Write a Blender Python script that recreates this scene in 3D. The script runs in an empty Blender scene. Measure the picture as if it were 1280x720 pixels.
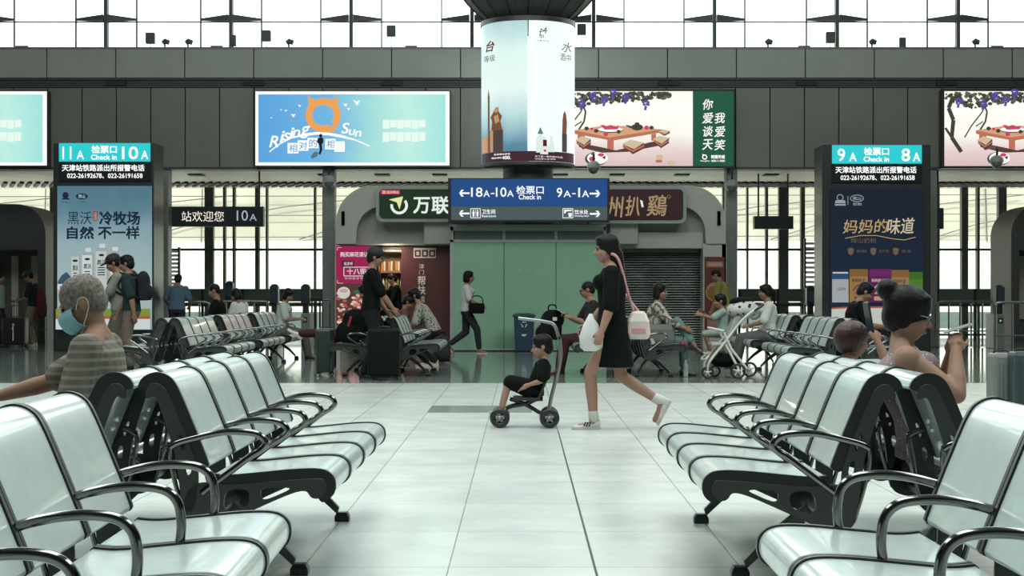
import bpy, bmesh, math, random
from mathutils import Vector, Matrix, Euler
random.seed(7)
R = math.radians
PI = math.pi
scn = bpy.context.scene
COL = scn.collection

# ---------------------------------------------------------------- camera, sky, daylight, exposure
F, CX, CY, HC = 2000.0, 652.0, 369.0, 1.12        # focal length in px of a 1280 px frame, eye height
cam_d = bpy.data.cameras.new('camera')
cam_d.sensor_width = 36.0
cam_d.lens = F / 1280 * 36.0
cam_d.shift_x = -(CX - 640) / 1280
cam_d.shift_y = (CY - 360) / 1280
cam_d.clip_end = 300
cam = bpy.data.objects.new('camera', cam_d)
cam.location = (0, 0, HC)
cam.rotation_euler = (R(90), 0, 0)
COL.objects.link(cam)
scn.camera = cam

world = bpy.data.worlds.new('daylight')
scn.world = world
world.use_nodes = True
bgn = world.node_tree.nodes['Background']
bgn.inputs[0].default_value = (0.93, 1.0, 0.95, 1)
bgn.inputs[1].default_value = 3.2

def overhead_lamp(name, x, y, z, sx, sy, radiance, color=(0.93, 1.0, 0.96)):
    d = bpy.data.lights.new(name, 'AREA')
    d.shape = 'RECTANGLE'; d.size = sx; d.size_y = sy
    d.energy = radiance * PI * sx * sy
    d.color = color
    o = bpy.data.objects.new(name, d)
    o.location = (x, y, z)
    COL.objects.link(o)
    return o
# three unseen area lamps under the closed ceiling, standing in for roof lights
for sxx in (-9.0, 0.0, 9.0):
    overhead_lamp('roof_light_stand_in', sxx, 10.0, 13.1, 4.6, 19.0, 6.2)

sun_d = bpy.data.lights.new('sun', 'SUN'); sun_d.energy = 3.0; sun_d.angle = R(3); sun_d.color = (1.0, 0.96, 0.88)
sun = bpy.data.objects.new('sun', sun_d); sun.rotation_euler = (R(42), 0, R(12)); sun.location = (0, 0, 40); COL.objects.link(sun)

scn.view_settings.view_transform = 'Standard'
scn.view_settings.look = 'None'
scn.view_settings.gamma = 1.0
scn.view_settings.use_curve_mapping = False
scn.view_settings.exposure = 0.0

def W(px, py, Y):
    return Vector(((px - CX) * Y / F, Y, HC - (py - CY) * Y / F))
def PX(px, Y):
    return (px - CX) * Y / F
def PZ(py, Y):
    return HC - (py - CY) * Y / F

# ---------------------------------------------------------------- materials
MATS = {}
def mat(name, color, rough=0.5, metal=0.0, var=0.08, scale=12.0, bump=0.0, emit=0.0, spec=0.5, coat=0.0):
    if name in MATS: return MATS[name]
    if rough >= .75 and spec == .5: spec = .12
    m = bpy.data.materials.new(name); m.use_nodes = True
    nt = m.node_tree; b = nt.nodes['Principled BSDF']
    tc = nt.nodes.new('ShaderNodeTexCoord')
    no = nt.nodes.new('ShaderNodeTexNoise'); no.inputs['Scale'].default_value = scale; no.inputs['Detail'].default_value = 3
    nt.links.new(tc.outputs['Object'], no.inputs['Vector'])
    rp = nt.nodes.new('ShaderNodeValToRGB')
    c = color
    rp.color_ramp.elements[0].position = 0.3; rp.color_ramp.elements[1].position = 0.7
    rp.color_ramp.elements[0].color = tuple(max(0, x * (1 - var)) for x in c) + (1,)
    rp.color_ramp.elements[1].color = tuple(min(1, x * (1 + var)) for x in c) + (1,)
    nt.links.new(no.outputs['Fac'], rp.inputs['Fac'])
    nt.links.new(rp.outputs['Color'], b.inputs['Base Color'])
    b.inputs['Roughness'].default_value = rough
    b.inputs['Metallic'].default_value = metal
    b.inputs['Specular IOR Level'].default_value = spec
    b.inputs['Coat Weight'].default_value = coat
    if bump:
        bp = nt.nodes.new('ShaderNodeBump'); bp.inputs['Strength'].default_value = bump; bp.inputs['Distance'].default_value = 0.01
        nt.links.new(no.outputs['Fac'], bp.inputs['Height']); nt.links.new(bp.outputs['Normal'], b.inputs['Normal'])
    if emit:
        nt.links.new(rp.outputs['Color'], b.inputs['Emission Color'])
        b.inputs['Emission Strength'].default_value = emit
    MATS[name] = m
    return m

def lit(name, color, strength=1.0):
    """Backlit print, LED, or lettering given its own glow: emits its own colour."""
    if name in MATS: return MATS[name]
    m = bpy.data.materials.new(name); m.use_nodes = True
    nt = m.node_tree; b = nt.nodes['Principled BSDF']
    b.inputs['Base Color'].default_value = tuple(x * 0.05 for x in color) + (1,); b.inputs['Specular IOR Level'].default_value = 0.15
    b.inputs['Emission Color'].default_value = tuple(color) + (1,)
    b.inputs['Emission Strength'].default_value = strength
    b.inputs['Roughness'].default_value = 0.3
    MATS[name] = m
    return m

def lit_ramp(name, stops, axis=0, strength=1.0, lo=0.0, hi=1.0, noise=0.0, rot=0.0):
    """Backlit printed gradient along an object axis (Generated coordinates)."""
    m = bpy.data.materials.new(name); m.use_nodes = True
    nt = m.node_tree; b = nt.nodes['Principled BSDF']
    tc = nt.nodes.new('ShaderNodeTexCoord')
    sep = nt.nodes.new('ShaderNodeSeparateXYZ')
    nt.links.new(tc.outputs['Generated'], sep.inputs[0])
    val = sep.outputs[axis]
    if noise:
        no = nt.nodes.new('ShaderNodeTexNoise'); no.inputs['Scale'].default_value = 3.0; no.inputs['Detail'].default_value = 4
        nt.links.new(tc.outputs['Generated'], no.inputs['Vector'])
        ad = nt.nodes.new('ShaderNodeMath'); ad.operation = 'MULTIPLY_ADD'
        ad.inputs[1].default_value = noise
        nt.links.new(no.outputs['Fac'], ad.inputs[0]); nt.links.new(val, ad.inputs[2])
        sb = nt.nodes.new('ShaderNodeMath'); sb.operation = 'SUBTRACT'; sb.inputs[1].default_value = noise * 0.5
        nt.links.new(ad.outputs[0], sb.inputs[0]); val = sb.outputs[0]
    rp = nt.nodes.new('ShaderNodeValToRGB')
    els = rp.color_ramp.elements
    els[0].position, els[0].color = stops[0][0], tuple(stops[0][1]) + (1,)
    els[1].position, els[1].color = stops[-1][0], tuple(stops[-1][1]) + (1,)
    for p, c in stops[1:-1]:
        e = els.new(p); e.color = tuple(c) + (1,)
    nt.links.new(val, rp.inputs['Fac'])
    nt.links.new(rp.outputs['Color'], b.inputs['Emission Color'])
    b.inputs['Emission Strength'].default_value = strength
    b.inputs['Base Color'].default_value = (0.02, 0.02, 0.02, 1); b.inputs['Specular IOR Level'].default_value = 0.15
    b.inputs['Roughness'].default_value = 0.3
    return m

def pattern(name, c1, c2, kind='stripes', scale=30.0, rough=0.85, c3=None):
    """Woven / printed cloth."""
    if name in MATS: return MATS[name]
    m = bpy.data.materials.new(name); m.use_nodes = True
    nt = m.node_tree; b = nt.nodes['Principled BSDF']
    tc = nt.nodes.new('ShaderNodeTexCoord')
    b.inputs['Roughness'].default_value = rough; b.inputs['Specular IOR Level'].default_value = .12
    mix = nt.nodes.new('ShaderNodeMix'); mix.data_type = 'RGBA'
    mix.inputs[6].default_value = tuple(c1) + (1,); mix.inputs[7].default_value = tuple(c2) + (1,)
    if kind in ('stripes', 'check'):
        w = nt.nodes.new('ShaderNodeTexWave'); w.bands_direction = 'Z'; w.inputs['Scale'].default_value = scale; w.inputs['Distortion'].default_value = 0.6
        nt.links.new(tc.outputs['Object'], w.inputs['Vector'])
        rp = nt.nodes.new('ShaderNodeValToRGB'); rp.color_ramp.elements[0].position = 0.55; rp.color_ramp.elements[1].position = 0.9
        nt.links.new(w.outputs['Fac'], rp.inputs['Fac']); fac = rp.outputs['Color']
        if kind == 'check':
            w2 = nt.nodes.new('ShaderNodeTexWave'); w2.bands_direction = 'Y'; w2.inputs['Scale'].default_value = scale * 0.8
            nt.links.new(tc.outputs['Object'], w2.inputs['Vector'])
            mx = nt.nodes.new('ShaderNodeMath'); mx.operation = 'MULTIPLY_ADD'; mx.inputs[1].default_value = 0.35
            nt.links.new(w2.outputs['Fac'], mx.inputs[0]); nt.links.new(fac, mx.inputs[2]); fac = mx.outputs[0]
    elif kind == 'dots':
        v = nt.nodes.new('ShaderNodeTexVoronoi'); v.inputs['Scale'].default_value = scale
        nt.links.new(tc.outputs['Object'], v.inputs['Vector'])
        rp = nt.nodes.new('ShaderNodeValToRGB'); rp.color_ramp.elements[0].position = 0.28; rp.color_ramp.elements[1].position = 0.33
        rp.color_ramp.elements[0].color = (1, 1, 1, 1); rp.color_ramp.elements[1].color = (0, 0, 0, 1)
        nt.links.new(v.outputs['Distance'], rp.inputs['Fac']); fac = rp.outputs['Color']
    else:  # floral
        v = nt.nodes.new('ShaderNodeTexNoise'); v.inputs['Scale'].default_value = scale; v.inputs['Detail'].default_value = 2
        nt.links.new(tc.outputs['Object'], v.inputs['Vector'])
        rp = nt.nodes.new('ShaderNodeValToRGB'); rp.color_ramp.elements[0].position = 0.46; rp.color_ramp.elements[1].position = 0.54
        nt.links.new(v.outputs['Fac'], rp.inputs['Fac']); fac = rp.outputs['Color']
    nt.links.new(fac, mix.inputs[0])
    nt.links.new(mix.outputs[2], b.inputs['Base Color'])
    MATS[name] = m
    return m

def thin_glass(name, tint=(0.9, 0.97, 0.94), refl=0.12):
    if name in MATS: return MATS[name]
    m = bpy.data.materials.new(name); m.use_nodes = True
    nt = m.node_tree; nt.nodes.remove(nt.nodes['Principled BSDF'])
    out = nt.nodes['Material Output']
    t = nt.nodes.new('ShaderNodeBsdfTransparent'); t.inputs[0].default_value = tuple(tint) + (1,)
    g = nt.nodes.new('ShaderNodeBsdfGlossy'); g.inputs['Roughness'].default_value = 0.02
    mx = nt.nodes.new('ShaderNodeMixShader')
    lw = nt.nodes.new('ShaderNodeLayerWeight'); lw.inputs[0].default_value = refl
    nt.links.new(lw.outputs['Fresnel'], mx.inputs[0])
    nt.links.new(t.outputs[0], mx.inputs[1]); nt.links.new(g.outputs[0], mx.inputs[2])
    nt.links.new(mx.outputs[0], out.inputs['Surface'])
    MATS[name] = m
    return m

# ---------------------------------------------------------------- mesh helpers
def frame_of(d):
    d = d.normalized()
    a = Vector((0, 0, 1)) if abs(d.z) < 0.9 else Vector((1, 0, 0))
    u = d.cross(a).normalized()
    return u, d.cross(u).normalized()

class MB:
    def __init__(s): s.v = []; s.f = []; s.m = []
    def add(s, vs, fs, mi=0):
        o = len(s.v); s.v.extend(Vector(v) for v in vs)
        for f in fs: s.f.append([i + o for i in f]); s.m.append(mi)
        return s
    def box(s, c, d, mi=0, rot=None):
        x, y, z = d[0] / 2, d[1] / 2, d[2] / 2
        vs = [Vector(p) for p in ((-x,-y,-z),(x,-y,-z),(x,y,-z),(-x,y,-z),(-x,-y,z),(x,-y,z),(x,y,z),(-x,y,z))]
        if rot is not None: vs = [rot @ v for v in vs]
        c = Vector(c)
        return s.add([v + c for v in vs], [(0,3,2,1),(4,5,6,7),(0,1,5,4),(1,2,6,5),(2,3,7,6),(3,0,4,7)], mi)
    def span(s, a, b, mi=0):
        a = Vector(a); b = Vector(b)
        return s.box((a + b) / 2, [abs(q) for q in (b - a)], mi)
    def loft(s, rings, mi=0, caps=True):
        n = len(rings[0]); o = len(s.v); fs = []
        vs = [p for r in rings for p in r]
        for k in range(len(rings) - 1):
            for i in range(n):
                j = (i + 1) % n
                fs.append((k*n+i, k*n+j, (k+1)*n+j, (k+1)*n+i))
        if caps:
            fs.append(tuple(range(n))[::-1]); fs.append(tuple((len(rings)-1)*n + i for i in range(n)))
        return s.add(vs, fs, mi)
    def tube(s, path, r, n=10, mi=0, closed=False):
        P = [Vector(p) for p in path]; rings = []
        N = len(P); u = None
        for k in range(N):
            if closed: d = P[(k+1) % N] - P[k-1]
            else: d = P[min(k+1, N-1)] - P[max(k-1, 0)]
            d.normalize()
            if u is None: u, w = frame_of(d)
            else:
                u = (u - d * u.dot(d)).normalized(); w = d.cross(u)
            rr = r[k] if isinstance(r, (list, tuple)) else r
            rings.append([P[k] + (u * math.cos(2*PI*i/n) + w * math.sin(2*PI*i/n)) * rr for i in range(n)])
        if closed: rings.append(rings[0])
        return s.loft(rings, mi, not closed)
    def capsule(s, p0, p1, r0, r1, n=12, mi=0):
        p0 = Vector(p0); p1 = Vector(p1); d = p1 - p0
        if d.length < 1e-5: d = Vector((0, 0, 1e-4))
        dn = d.normalized(); path = []; rr = []
        for a in (80, 55, 28, 0): path.append(p0 - dn * r0 * math.sin(R(a))); rr.append(r0 * math.cos(R(a)))
        for a in (0, 28, 55, 80): path.append(p1 + dn * r1 * math.sin(R(a))); rr.append(r1 * math.cos(R(a)))
        u, w = frame_of(dn)
        return s.loft([[p + (u*math.cos(2*PI*i/n) + w*math.sin(2*PI*i/n)) * q for i in range(n)] for p, q in zip(path, rr)], mi)
    def ell(s, c, r, rot=None, n=16, k=9, mi=0):
        c = Vector(c); rings = []
        for a in range(1, k):
            t = PI * a / k
            ring = []
            for i in range(n):
                v = Vector((r[0]*math.sin(t)*math.cos(2*PI*i/n), r[1]*math.sin(t)*math.sin(2*PI*i/n), -r[2]*math.cos(t)))
                if rot is not None: v = rot @ v
                ring.append(c + v)
            rings.append(ring)
        return s.loft(rings, mi)
    def lathe(s, prof, c=(0, 0, 0), n=24, mi=0, caps=True):
        c = Vector(c)
        return s.loft([[c + Vector((r*math.cos(2*PI*i/n), r*math.sin(2*PI*i/n), z)) for i in range(n)] for r, z in prof], mi, caps)
    def prism(s, poly, y0, y1, mi=0):
        """polygon given in (x, z), extruded along y"""
        n = len(poly)
        vs = [(x, y0, z) for x, z in poly] + [(x, y1, z) for x, z in poly]
        fs = [tuple(range(n)), tuple(range(n, 2*n))[::-1]] + [(i, (i+1) % n, n + (i+1) % n, n + i) for i in range(n)]
        return s.add(vs, fs, mi)
    def face(s, pts, mi=0):
        return s.add(pts, [tuple(range(len(pts)))], mi)
    def build(s, name, mats, parent=None, smooth=None, bevel=0.0, recalc=True, loc=None):
        me = bpy.data.meshes.new(name)
        me.from_pydata([tuple(v) for v in s.v], [], s.f)
        if not isinstance(mats, (list, tuple)): mats = [mats]
        for m in mats: me.materials.append(m)
        me.polygons.foreach_set('material_index', s.m)
        if recalc:
            bm = bmesh.new(); bm.from_mesh(me); bmesh.ops.recalc_face_normals(bm, faces=bm.faces); bm.to_mesh(me); bm.free()
        if smooth is not None:
            me.polygons.foreach_set('use_smooth', [True] * len(me.polygons))
            me.set_sharp_from_angle(angle=R(smooth))
        me.update()
        o = bpy.data.objects.new(name, me)
        COL.objects.link(o)
        if parent is not None: o.parent = parent
        if loc is not None: o.location = loc
        if bevel:
            b = o.modifiers.new('edge', 'BEVEL'); b.width = bevel; b.segments = 2; b.limit_method = 'ANGLE'; b.angle_limit = R(40)
        return o

def evaluated_mesh(o):
    dg = bpy.context.evaluated_depsgraph_get(); dg.update()
    return bpy.data.meshes.new_from_object(o.evaluated_get(dg))

def tag(o, label, cat, group=None, kind=None):
    o['label'] = label; o['category'] = cat
    if group: o['group'] = group
    if kind: o['kind'] = kind
    return o
def structure(o):
    o['kind'] = 'structure'; return o
def root(name, loc, label, cat, group=None, yaw=0.0):
    e = bpy.data.objects.new(name, None); e.empty_display_size = 0.2
    e.location = loc; e.rotation_euler = (0, 0, yaw); COL.objects.link(e)
    return tag(e, label, cat, group)
def copy_tree(o, parent=None):
    c = o.copy(); COL.objects.link(c)
    if parent is not None: c.parent = parent
    for ch in list(o.children): copy_tree(ch, c)
    return c

def smooth_path(pts, n=6):
    """Catmull-Rom through the points"""
    P = [Vector(p) for p in pts]; out = []
    for i in range(len(P) - 1):
        p0 = P[max(i-1, 0)]; p1 = P[i]; p2 = P[i+1]; p3 = P[min(i+2, len(P)-1)]
        for k in range(n):
            t = k / n
            out.append(0.5 * ((2*p1) + (p2-p0)*t + (2*p0-5*p1+4*p2-p3)*t*t + (3*p1-p0-3*p2+p3)*t*t*t))
    out.append(P[-1]); return out

def rounded_rect(x0, z0, x1, z1, r, n=6):
    pts = []
    for cx, cz, a in ((x1-r, z0+r, -90), (x1-r, z1-r, 0), (x0+r, z1-r, 90), (x0+r, z0+r, 180)):
        for k in range(n + 1):
            t = R(a + 90*k/n); pts.append((cx + r*math.cos(t), cz + r*math.sin(t)))
    return pts

TXT = {}
def text_geo(s, bold=0.0):
    key = (s, bold)
    if key in TXT: return TXT[key]
    cu = bpy.data.curves.new('lettering', 'FONT'); cu.body = s; cu.size = 1.0; cu.offset = bold; cu.resolution_u = 3
    o = bpy.data.objects.new('lettering', cu); COL.objects.link(o)
    me = evaluated_mesh(o)
    vs = [(v.co.x, v.co.y) for v in me.vertices]; fs = [tuple(p.vertices) for p in me.polygons]
    bpy.data.objects.remove(o); bpy.data.curves.remove(cu); bpy.data.meshes.remove(me)
    x0 = min(v[0] for v in vs); x1 = max(v[0] for v in vs); y0 = min(v[1] for v in vs); y1 = max(v[1] for v in vs)
    TXT[key] = ([((x-x0)/(x1-x0), (y-y0)/(y1-y0)) for x, y in vs], fs)
    return TXT[key]

class Art:
    """Flat print on a board: shapes given in the photograph's pixel frame, laid on the plane y = Y (or wrapped round a cylinder)."""
    def __init__(s, Y, off=Vector((0, 0, 0)), cyl=None):
        s.Y = Y; s.mb = MB(); s.mats = []; s.off = off; s.cyl = cyl; s.layer = 0
    def mi(s, m):
        if m not in s.mats: s.mats.append(m)
        return s.mats.index(m)
    def pt(s, px, py):
        d = 0.004 + 0.002 * s.layer
        p = W(px, py, s.Y)
        if s.cyl:
            xc, yc, r = s.cyl
            t = math.asin(max(-0.999, min(0.999, (p.x - xc) / r)))
            p = Vector((xc + (r + d) * math.sin(t), yc - (r + d) * math.cos(t), p.z))
        else: p.y -= d
        return p - s.off
    def poly(s, pts, m):
        s.layer += 1
        if s.cyl:
            s.mb.face([s.pt(*p) for p in pts], s.mi(m))
        else: s.mb.face([s.pt(*p) for p in pts], s.mi(m))
        return s
    def rect(s, x0, y0, x1, y1, m, n=1):
        s.layer += 1
        for k in range(n):
            a = x0 + (x1-x0)*k/n; b = x0 + (x1-x0)*(k+1)/n
            s.mb.face([s.pt(a, y1), s.pt(b, y1), s.pt(b, y0), s.pt(a, y0)], s.mi(m))
        return s
    def oval(s, cx, cy, rx, ry, m, n=20):
        return s.poly([(cx + rx*math.cos(2*PI*i/n), cy + ry*math.sin(2*PI*i/n)) for i in range(n)], m)
    def ring(s, cx, cy, rx, ry, t, m, n=32, a0=0, a1=360):
        s.layer += 1
        for i in range(n):
            a = R(a0 + (a1-a0)*i/n); b = R(a0 + (a1-a0)*(i+1)/n)
            q = [(cx + rx*math.cos(a), cy + ry*math.sin(a)), (cx + rx*math.cos(b), cy + ry*math.sin(b)),
                 (cx + (rx-t)*math.cos(b), cy + (ry-t)*math.sin(b)), (cx + (rx-t)*math.cos(a), cy + (ry-t)*math.sin(a))]
            s.mb.face([s.pt(*p) for p in q], s.mi(m))
        return s
    def line(s, pts, w, m):
        s.layer += 1
        for (x0, y0), (x1, y1) in zip(pts, pts[1:]):
            L = math.hypot(x1-x0, y1-y0) or 1; nx, ny = -(y1-y0)/L*w/2, (x1-x0)/L*w/2
            s.mb.face([s.pt(*p) for p in ((x0+nx, y0+ny), (x1+nx, y1+ny), (x1-nx, y1-ny), (x0-nx, y0-ny))], s.mi(m))
        return s
    def text(s, st, x0, y0, x1, y1, m, bold=0.0, slant=0.0, rise=0.0):
        s.layer += 1
        vs, fs = text_geo(st)
        e = bold * min(y1 - y0, 22) * 0.8
        for dx, dy in (((-e, -e), (e, -e), (e, e), (-e, e)) if bold else ((0, 0),)):
            s.layer += .25
            q = [s.pt(x0 + dx + u*(x1-x0) + slant*v*(y1-y0), y1 + dy - v*(y1-y0) - rise*u) for u, v in vs]
            s.mb.add(q, fs, s.mi(m))
        return s
    def build(s, name, parent):
        return s.mb.build(name, s.mats, parent, recalc=False)
# ================================================================ THE HALL
YW = 34.5                                           # wall with the billboards
ZB, ZT = PZ(210, YW), PZ(60, YW)                    # its underside and its top edge
# ---- floor: pale slabs under the overhead lamps, dark polished slabs towards the wall
def floor_mat(name, c1, c2, mortar, rough, spec, row):
    m = bpy.data.materials.new(name); m.use_nodes = True
    nt = m.node_tree; b = nt.nodes['Principled BSDF']
    tc = nt.nodes.new('ShaderNodeTexCoord'); mp = nt.nodes.new('ShaderNodeMapping')
    mp.inputs['Location'].default_value = (30.3 + 0.6 * 10, 0.41 + 20, 0)
    nt.links.new(tc.outputs['Object'], mp.inputs['Vector'])
    br = nt.nodes.new('ShaderNodeTexBrick'); br.offset = 0.0; br.squash = 1.0
    br.inputs['Scale'].default_value = 1.0; br.inputs['Brick Width'].default_value = 0.6; br.inputs['Row Height'].default_value = row
    br.inputs['Mortar Size'].default_value = 0.0035; br.inputs['Mortar Smooth'].default_value = 0.2
    br.inputs['Color1'].default_value = c1 + (1,); br.inputs['Color2'].default_value = c2 + (1,); br.inputs['Mortar'].default_value = mortar + (1,)
    nt.links.new(mp.outputs[0], br.inputs['Vector'])
    no = nt.nodes.new('ShaderNodeTexNoise'); no.inputs['Scale'].default_value = 2.2; no.inputs['Detail'].default_value = 8; no.inputs['Roughness'].default_value = 0.7
    nt.links.new(tc.outputs['Object'], no.inputs['Vector'])
    mx = nt.nodes.new('ShaderNodeMix'); mx.data_type = 'RGBA'; mx.blend_type = 'MULTIPLY'; mx.inputs[0].default_value = 0.35
    cr = nt.nodes.new('ShaderNodeValToRGB'); cr.color_ramp.elements[0].color = (0.6, 0.62, 0.6, 1); cr.color_ramp.elements[0].position = 0.3; cr.color_ramp.elements[1].position = 0.7
    nt.links.new(no.outputs['Fac'], cr.inputs['Fac'])
    nt.links.new(br.outputs['Color'], mx.inputs[6]); nt.links.new(cr.outputs['Color'], mx.inputs[7])
    nt.links.new(mx.outputs[2], b.inputs['Base Color'])
    mr = nt.nodes.new('ShaderNodeMapRange'); mr.inputs['To Min'].default_value = rough * 0.75; mr.inputs['To Max'].default_value = rough * 1.3
    nt.links.new(no.outputs['Fac'], mr.inputs['Value']); nt.links.new(mr.outputs[0], b.inputs['Roughness'])
    b.inputs['Specular IOR Level'].default_value = spec
    bp = nt.nodes.new('ShaderNodeBump'); bp.inputs['Strength'].default_value = 0.25; bp.inputs['Distance'].default_value = 0.002; bp.invert = True
    nt.links.new(br.outputs['Fac'], bp.inputs['Height']); nt.links.new(bp.outputs['Normal'], b.inputs['Normal'])
    return m
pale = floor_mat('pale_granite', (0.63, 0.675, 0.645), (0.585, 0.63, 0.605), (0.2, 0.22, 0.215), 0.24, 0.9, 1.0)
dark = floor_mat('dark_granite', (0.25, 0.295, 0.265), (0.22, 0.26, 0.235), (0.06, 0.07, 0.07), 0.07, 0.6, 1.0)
YS = 20.4
fl = MB()
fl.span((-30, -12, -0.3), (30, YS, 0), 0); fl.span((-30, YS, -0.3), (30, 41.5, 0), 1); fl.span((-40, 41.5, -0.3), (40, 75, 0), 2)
structure(fl.build('floor', [pale, dark, mat('platform_paving', (0.62, 0.61, 0.57), 0.7)]))
t = MB(); t.span((0.296, 4, 0.0), (0.306, 13.2, 0.0015))
structure(t.build('trim_1', mat('floor_joint', (0.03, 0.035, 0.035), 0.6)))
t = MB(); t.span((-0.905, 15.25, 0.0), (-0.30, 16.2, 0.0015)); t.span((-0.298, 15.25, 0.0), (0.10, 16.2, 0.0015))
structure(t.build('trim_2', mat('dark_slab', (0.30, 0.33, 0.32), 0.15)))

# ---- hall shell out of the picture: closed side and rear walls, ceiling
shell = mat('hall_plaster', (0.07, 0.078, 0.074), 0.8)
for nm, a, b in (('wall_left', (-26.3, -12, 0), (-26, 34.4, 13.6)), ('wall_right', (26, -12, 0), (26.3, 34.4, 13.6)), ('wall_rear', (-26, -12.3, 0), (26, -12, 13.6))):
    m_ = MB(); m_.span(a, b); structure(m_.build(nm, shell))
m_ = MB()
m_.span((-26.3, -12.3, 13.2), (26.3, 36.0, 13.5))
structure(m_.build('ceiling', mat('ceiling_grey', (0.2, 0.21, 0.2), 0.7)))

# ---- the billboard wall: panel bands with open joints over a dark backing
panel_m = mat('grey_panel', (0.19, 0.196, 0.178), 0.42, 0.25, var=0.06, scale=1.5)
back_m = mat('joint_black', (0.018, 0.02, 0.019), 0.6)
w = MB()
w.span((-26, YW + 0.06, ZB + 0.02), (26, YW + 0.5, ZT - 0.02), 1)
def band(edges, y0, y1, mi=0):
    e = sorted(edges)
    for a, b in zip(e, e[1:]):
        w.span((PX(a, YW) + 0.012, YW, PZ(y1, YW)), (PX(b, YW) - 0.012, YW + 0.08, PZ(y0, YW)), mi)
up = [-374 + 86.2 * k for k in range(24)]
up = [x + 1.5 for x in up]
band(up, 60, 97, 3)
band([59.5 + 43.0 * k for k in range(-12, 42)], 110, 209)
for ya, yb, dy in ((97.5, 100, 0.0), (100.6, 104, 0.03), (104.5, 106.5, 0.0), (107, 109.5, -0.03)):
    w.span((-26, YW + dy, PZ(yb, YW)), (26, YW + 0.1, PZ(ya, YW)), 2)
w.span((-26, YW - 0.02, ZT - 0.02), (26, YW + 0.6, ZT + 0.02), 0)
w.span((-26, YW - 0.02, ZB - 0.03), (26, YW + 0.5, ZB + 0.02), 2)
for px in (145, 317, 490, 836, 1008, 1183):
    w.span((PX(px - 13, YW), YW - 0.08, PZ(107, YW)), (PX(px + 13, YW), YW + 0.05, PZ(102, YW)), 1)
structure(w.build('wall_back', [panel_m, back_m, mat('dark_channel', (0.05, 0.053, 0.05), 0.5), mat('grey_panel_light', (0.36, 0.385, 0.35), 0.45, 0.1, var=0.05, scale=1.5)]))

# ---- clerestory above it
YC = 35.4
steel = mat('grey_steel', (0.10, 0.11, 0.105), 0.5, 0.3)
c_ = MB()
mains = [133, 289, 439, 590, 742, 893, 1046, 1197, -20, 1350]
for px in mains:
    c_.span((PX(px - 2.2, YC), YC - 0.08, ZT), (PX(px + 2.2, YC), YC + 0.1, 14), 0)
    for sgn in (-1, 1):
        c_.add([(PX(px + sgn*3, YC), YC - 0.12, PZ(19, YC)), (PX(px + sgn*38, YC), YC - 0.05, PZ(23.5, YC)), (PX(px + sgn*38, YC), YC - 0.05, PZ(26, YC)), (PX(px + sgn*3, YC), YC - 0.12, PZ(27, YC)),
                (PX(px + sgn*3, YC), YC + 0.02, PZ(19, YC)), (PX(px + sgn*38, YC), YC + 0.02, PZ(23.5, YC)), (PX(px + sgn*38, YC), YC + 0.02, PZ(26, YC)), (PX(px + sgn*3, YC), YC + 0.02, PZ(27, YC))],
               [(0,1,2,3), (7,6,5,4), (0,4,5,1), (1,5,6,2), (2,6,7,3), (3,7,4,0)], 0)
        c_.span((PX(px + sgn*38 - 0.8, YC), YC - 0.03, ZT), (PX(px + sgn*38 + 0.8, YC), YC + 0.05, 14), 0)
for z in (PZ(27.5, YC), PZ(-60, YC), PZ(-130, YC)):
    c_.span((-26, YC - 0.02, z - 0.012), (26, YC + 0.03, z + 0.012), 0)
win = structure(c_.build('window_1', [steel]))
g = MB(); g.face([(-26, YC + 0.06, ZT), (26, YC + 0.06, ZT), (26, YC + 0.06, 13.6), (-26, YC + 0.06, 13.6)])
g.build('window_pane', thin_glass('clear_glass'), win)

# ---- low zone behind the wall: soffit, curtain wall, platform beyond
s_ = MB()
s_.span((-26, YW + 0.5, ZB + 0.02), (26, 41.5, ZB + 0.2), 0)
for k in range(150):                                # slotted grille near the glass
    x = -15.0 + k * 0.2
    s_.box((x, 39.6, ZB - 0.005), (0.09, 1.5, 0.05), 1, Matrix.Rotation(R(20), 3, 'Z'))
for px in (410, 480, 551, 700, 770, 850, 250, 150, 960, 1060, 1140):
    s_.span((PX(px - 9, 37), 36.4, ZB - 0.01), (PX(px + 9, 37), 36.8, ZB + 0.05), 1)
structure(s_.build('ceiling_soffit', [mat('soffit_panel', (0.78, 0.66, 0.57), 0.5), back_m]))
YG = 41.0
mu = MB()
frame_m = mat('mullion_grey', (0.10, 0.11, 0.105), 0.5, 0.2)
for px, wd in ((-30, 8), (66, 5), (130, 5), (262, 11), (281, 3), (293, 3), (322, 5), (334, 2.5), (394, 2.5), (406, 5), (476, 4), (545, 4), (760, 4), (820, 4), (905, 4), (934, 2), (958, 3), (979, 12), (1003, 5), (1092, 3), (1128, 3), (1170, 7), (1205, 8), (1222, 3), (1252, 10), (1300, 8)):
    mu.span((PX(px - wd/2, YG), YG - 0.1, 0), (PX(px + wd/2, YG), YG + 0.1, ZB + 0.02), 0)
for py, t_ in ((312, 1.5), (380, 2)):
    mu.span((-26, YG - 0.05, PZ(py + t_, YG)), (26, YG + 0.05, PZ(py - t_, YG)), 0)
win2 = structure(mu.build('window_2', [frame_m]))
g = MB(); g.face([(-26, YG + 0.01, 0.05), (26, YG + 0.01, 0.05), (26, YG + 0.01, ZB), (-26, YG + 0.01, ZB)])
g.build('window_pane', thin_glass('clear_glass'), win2)
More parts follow.
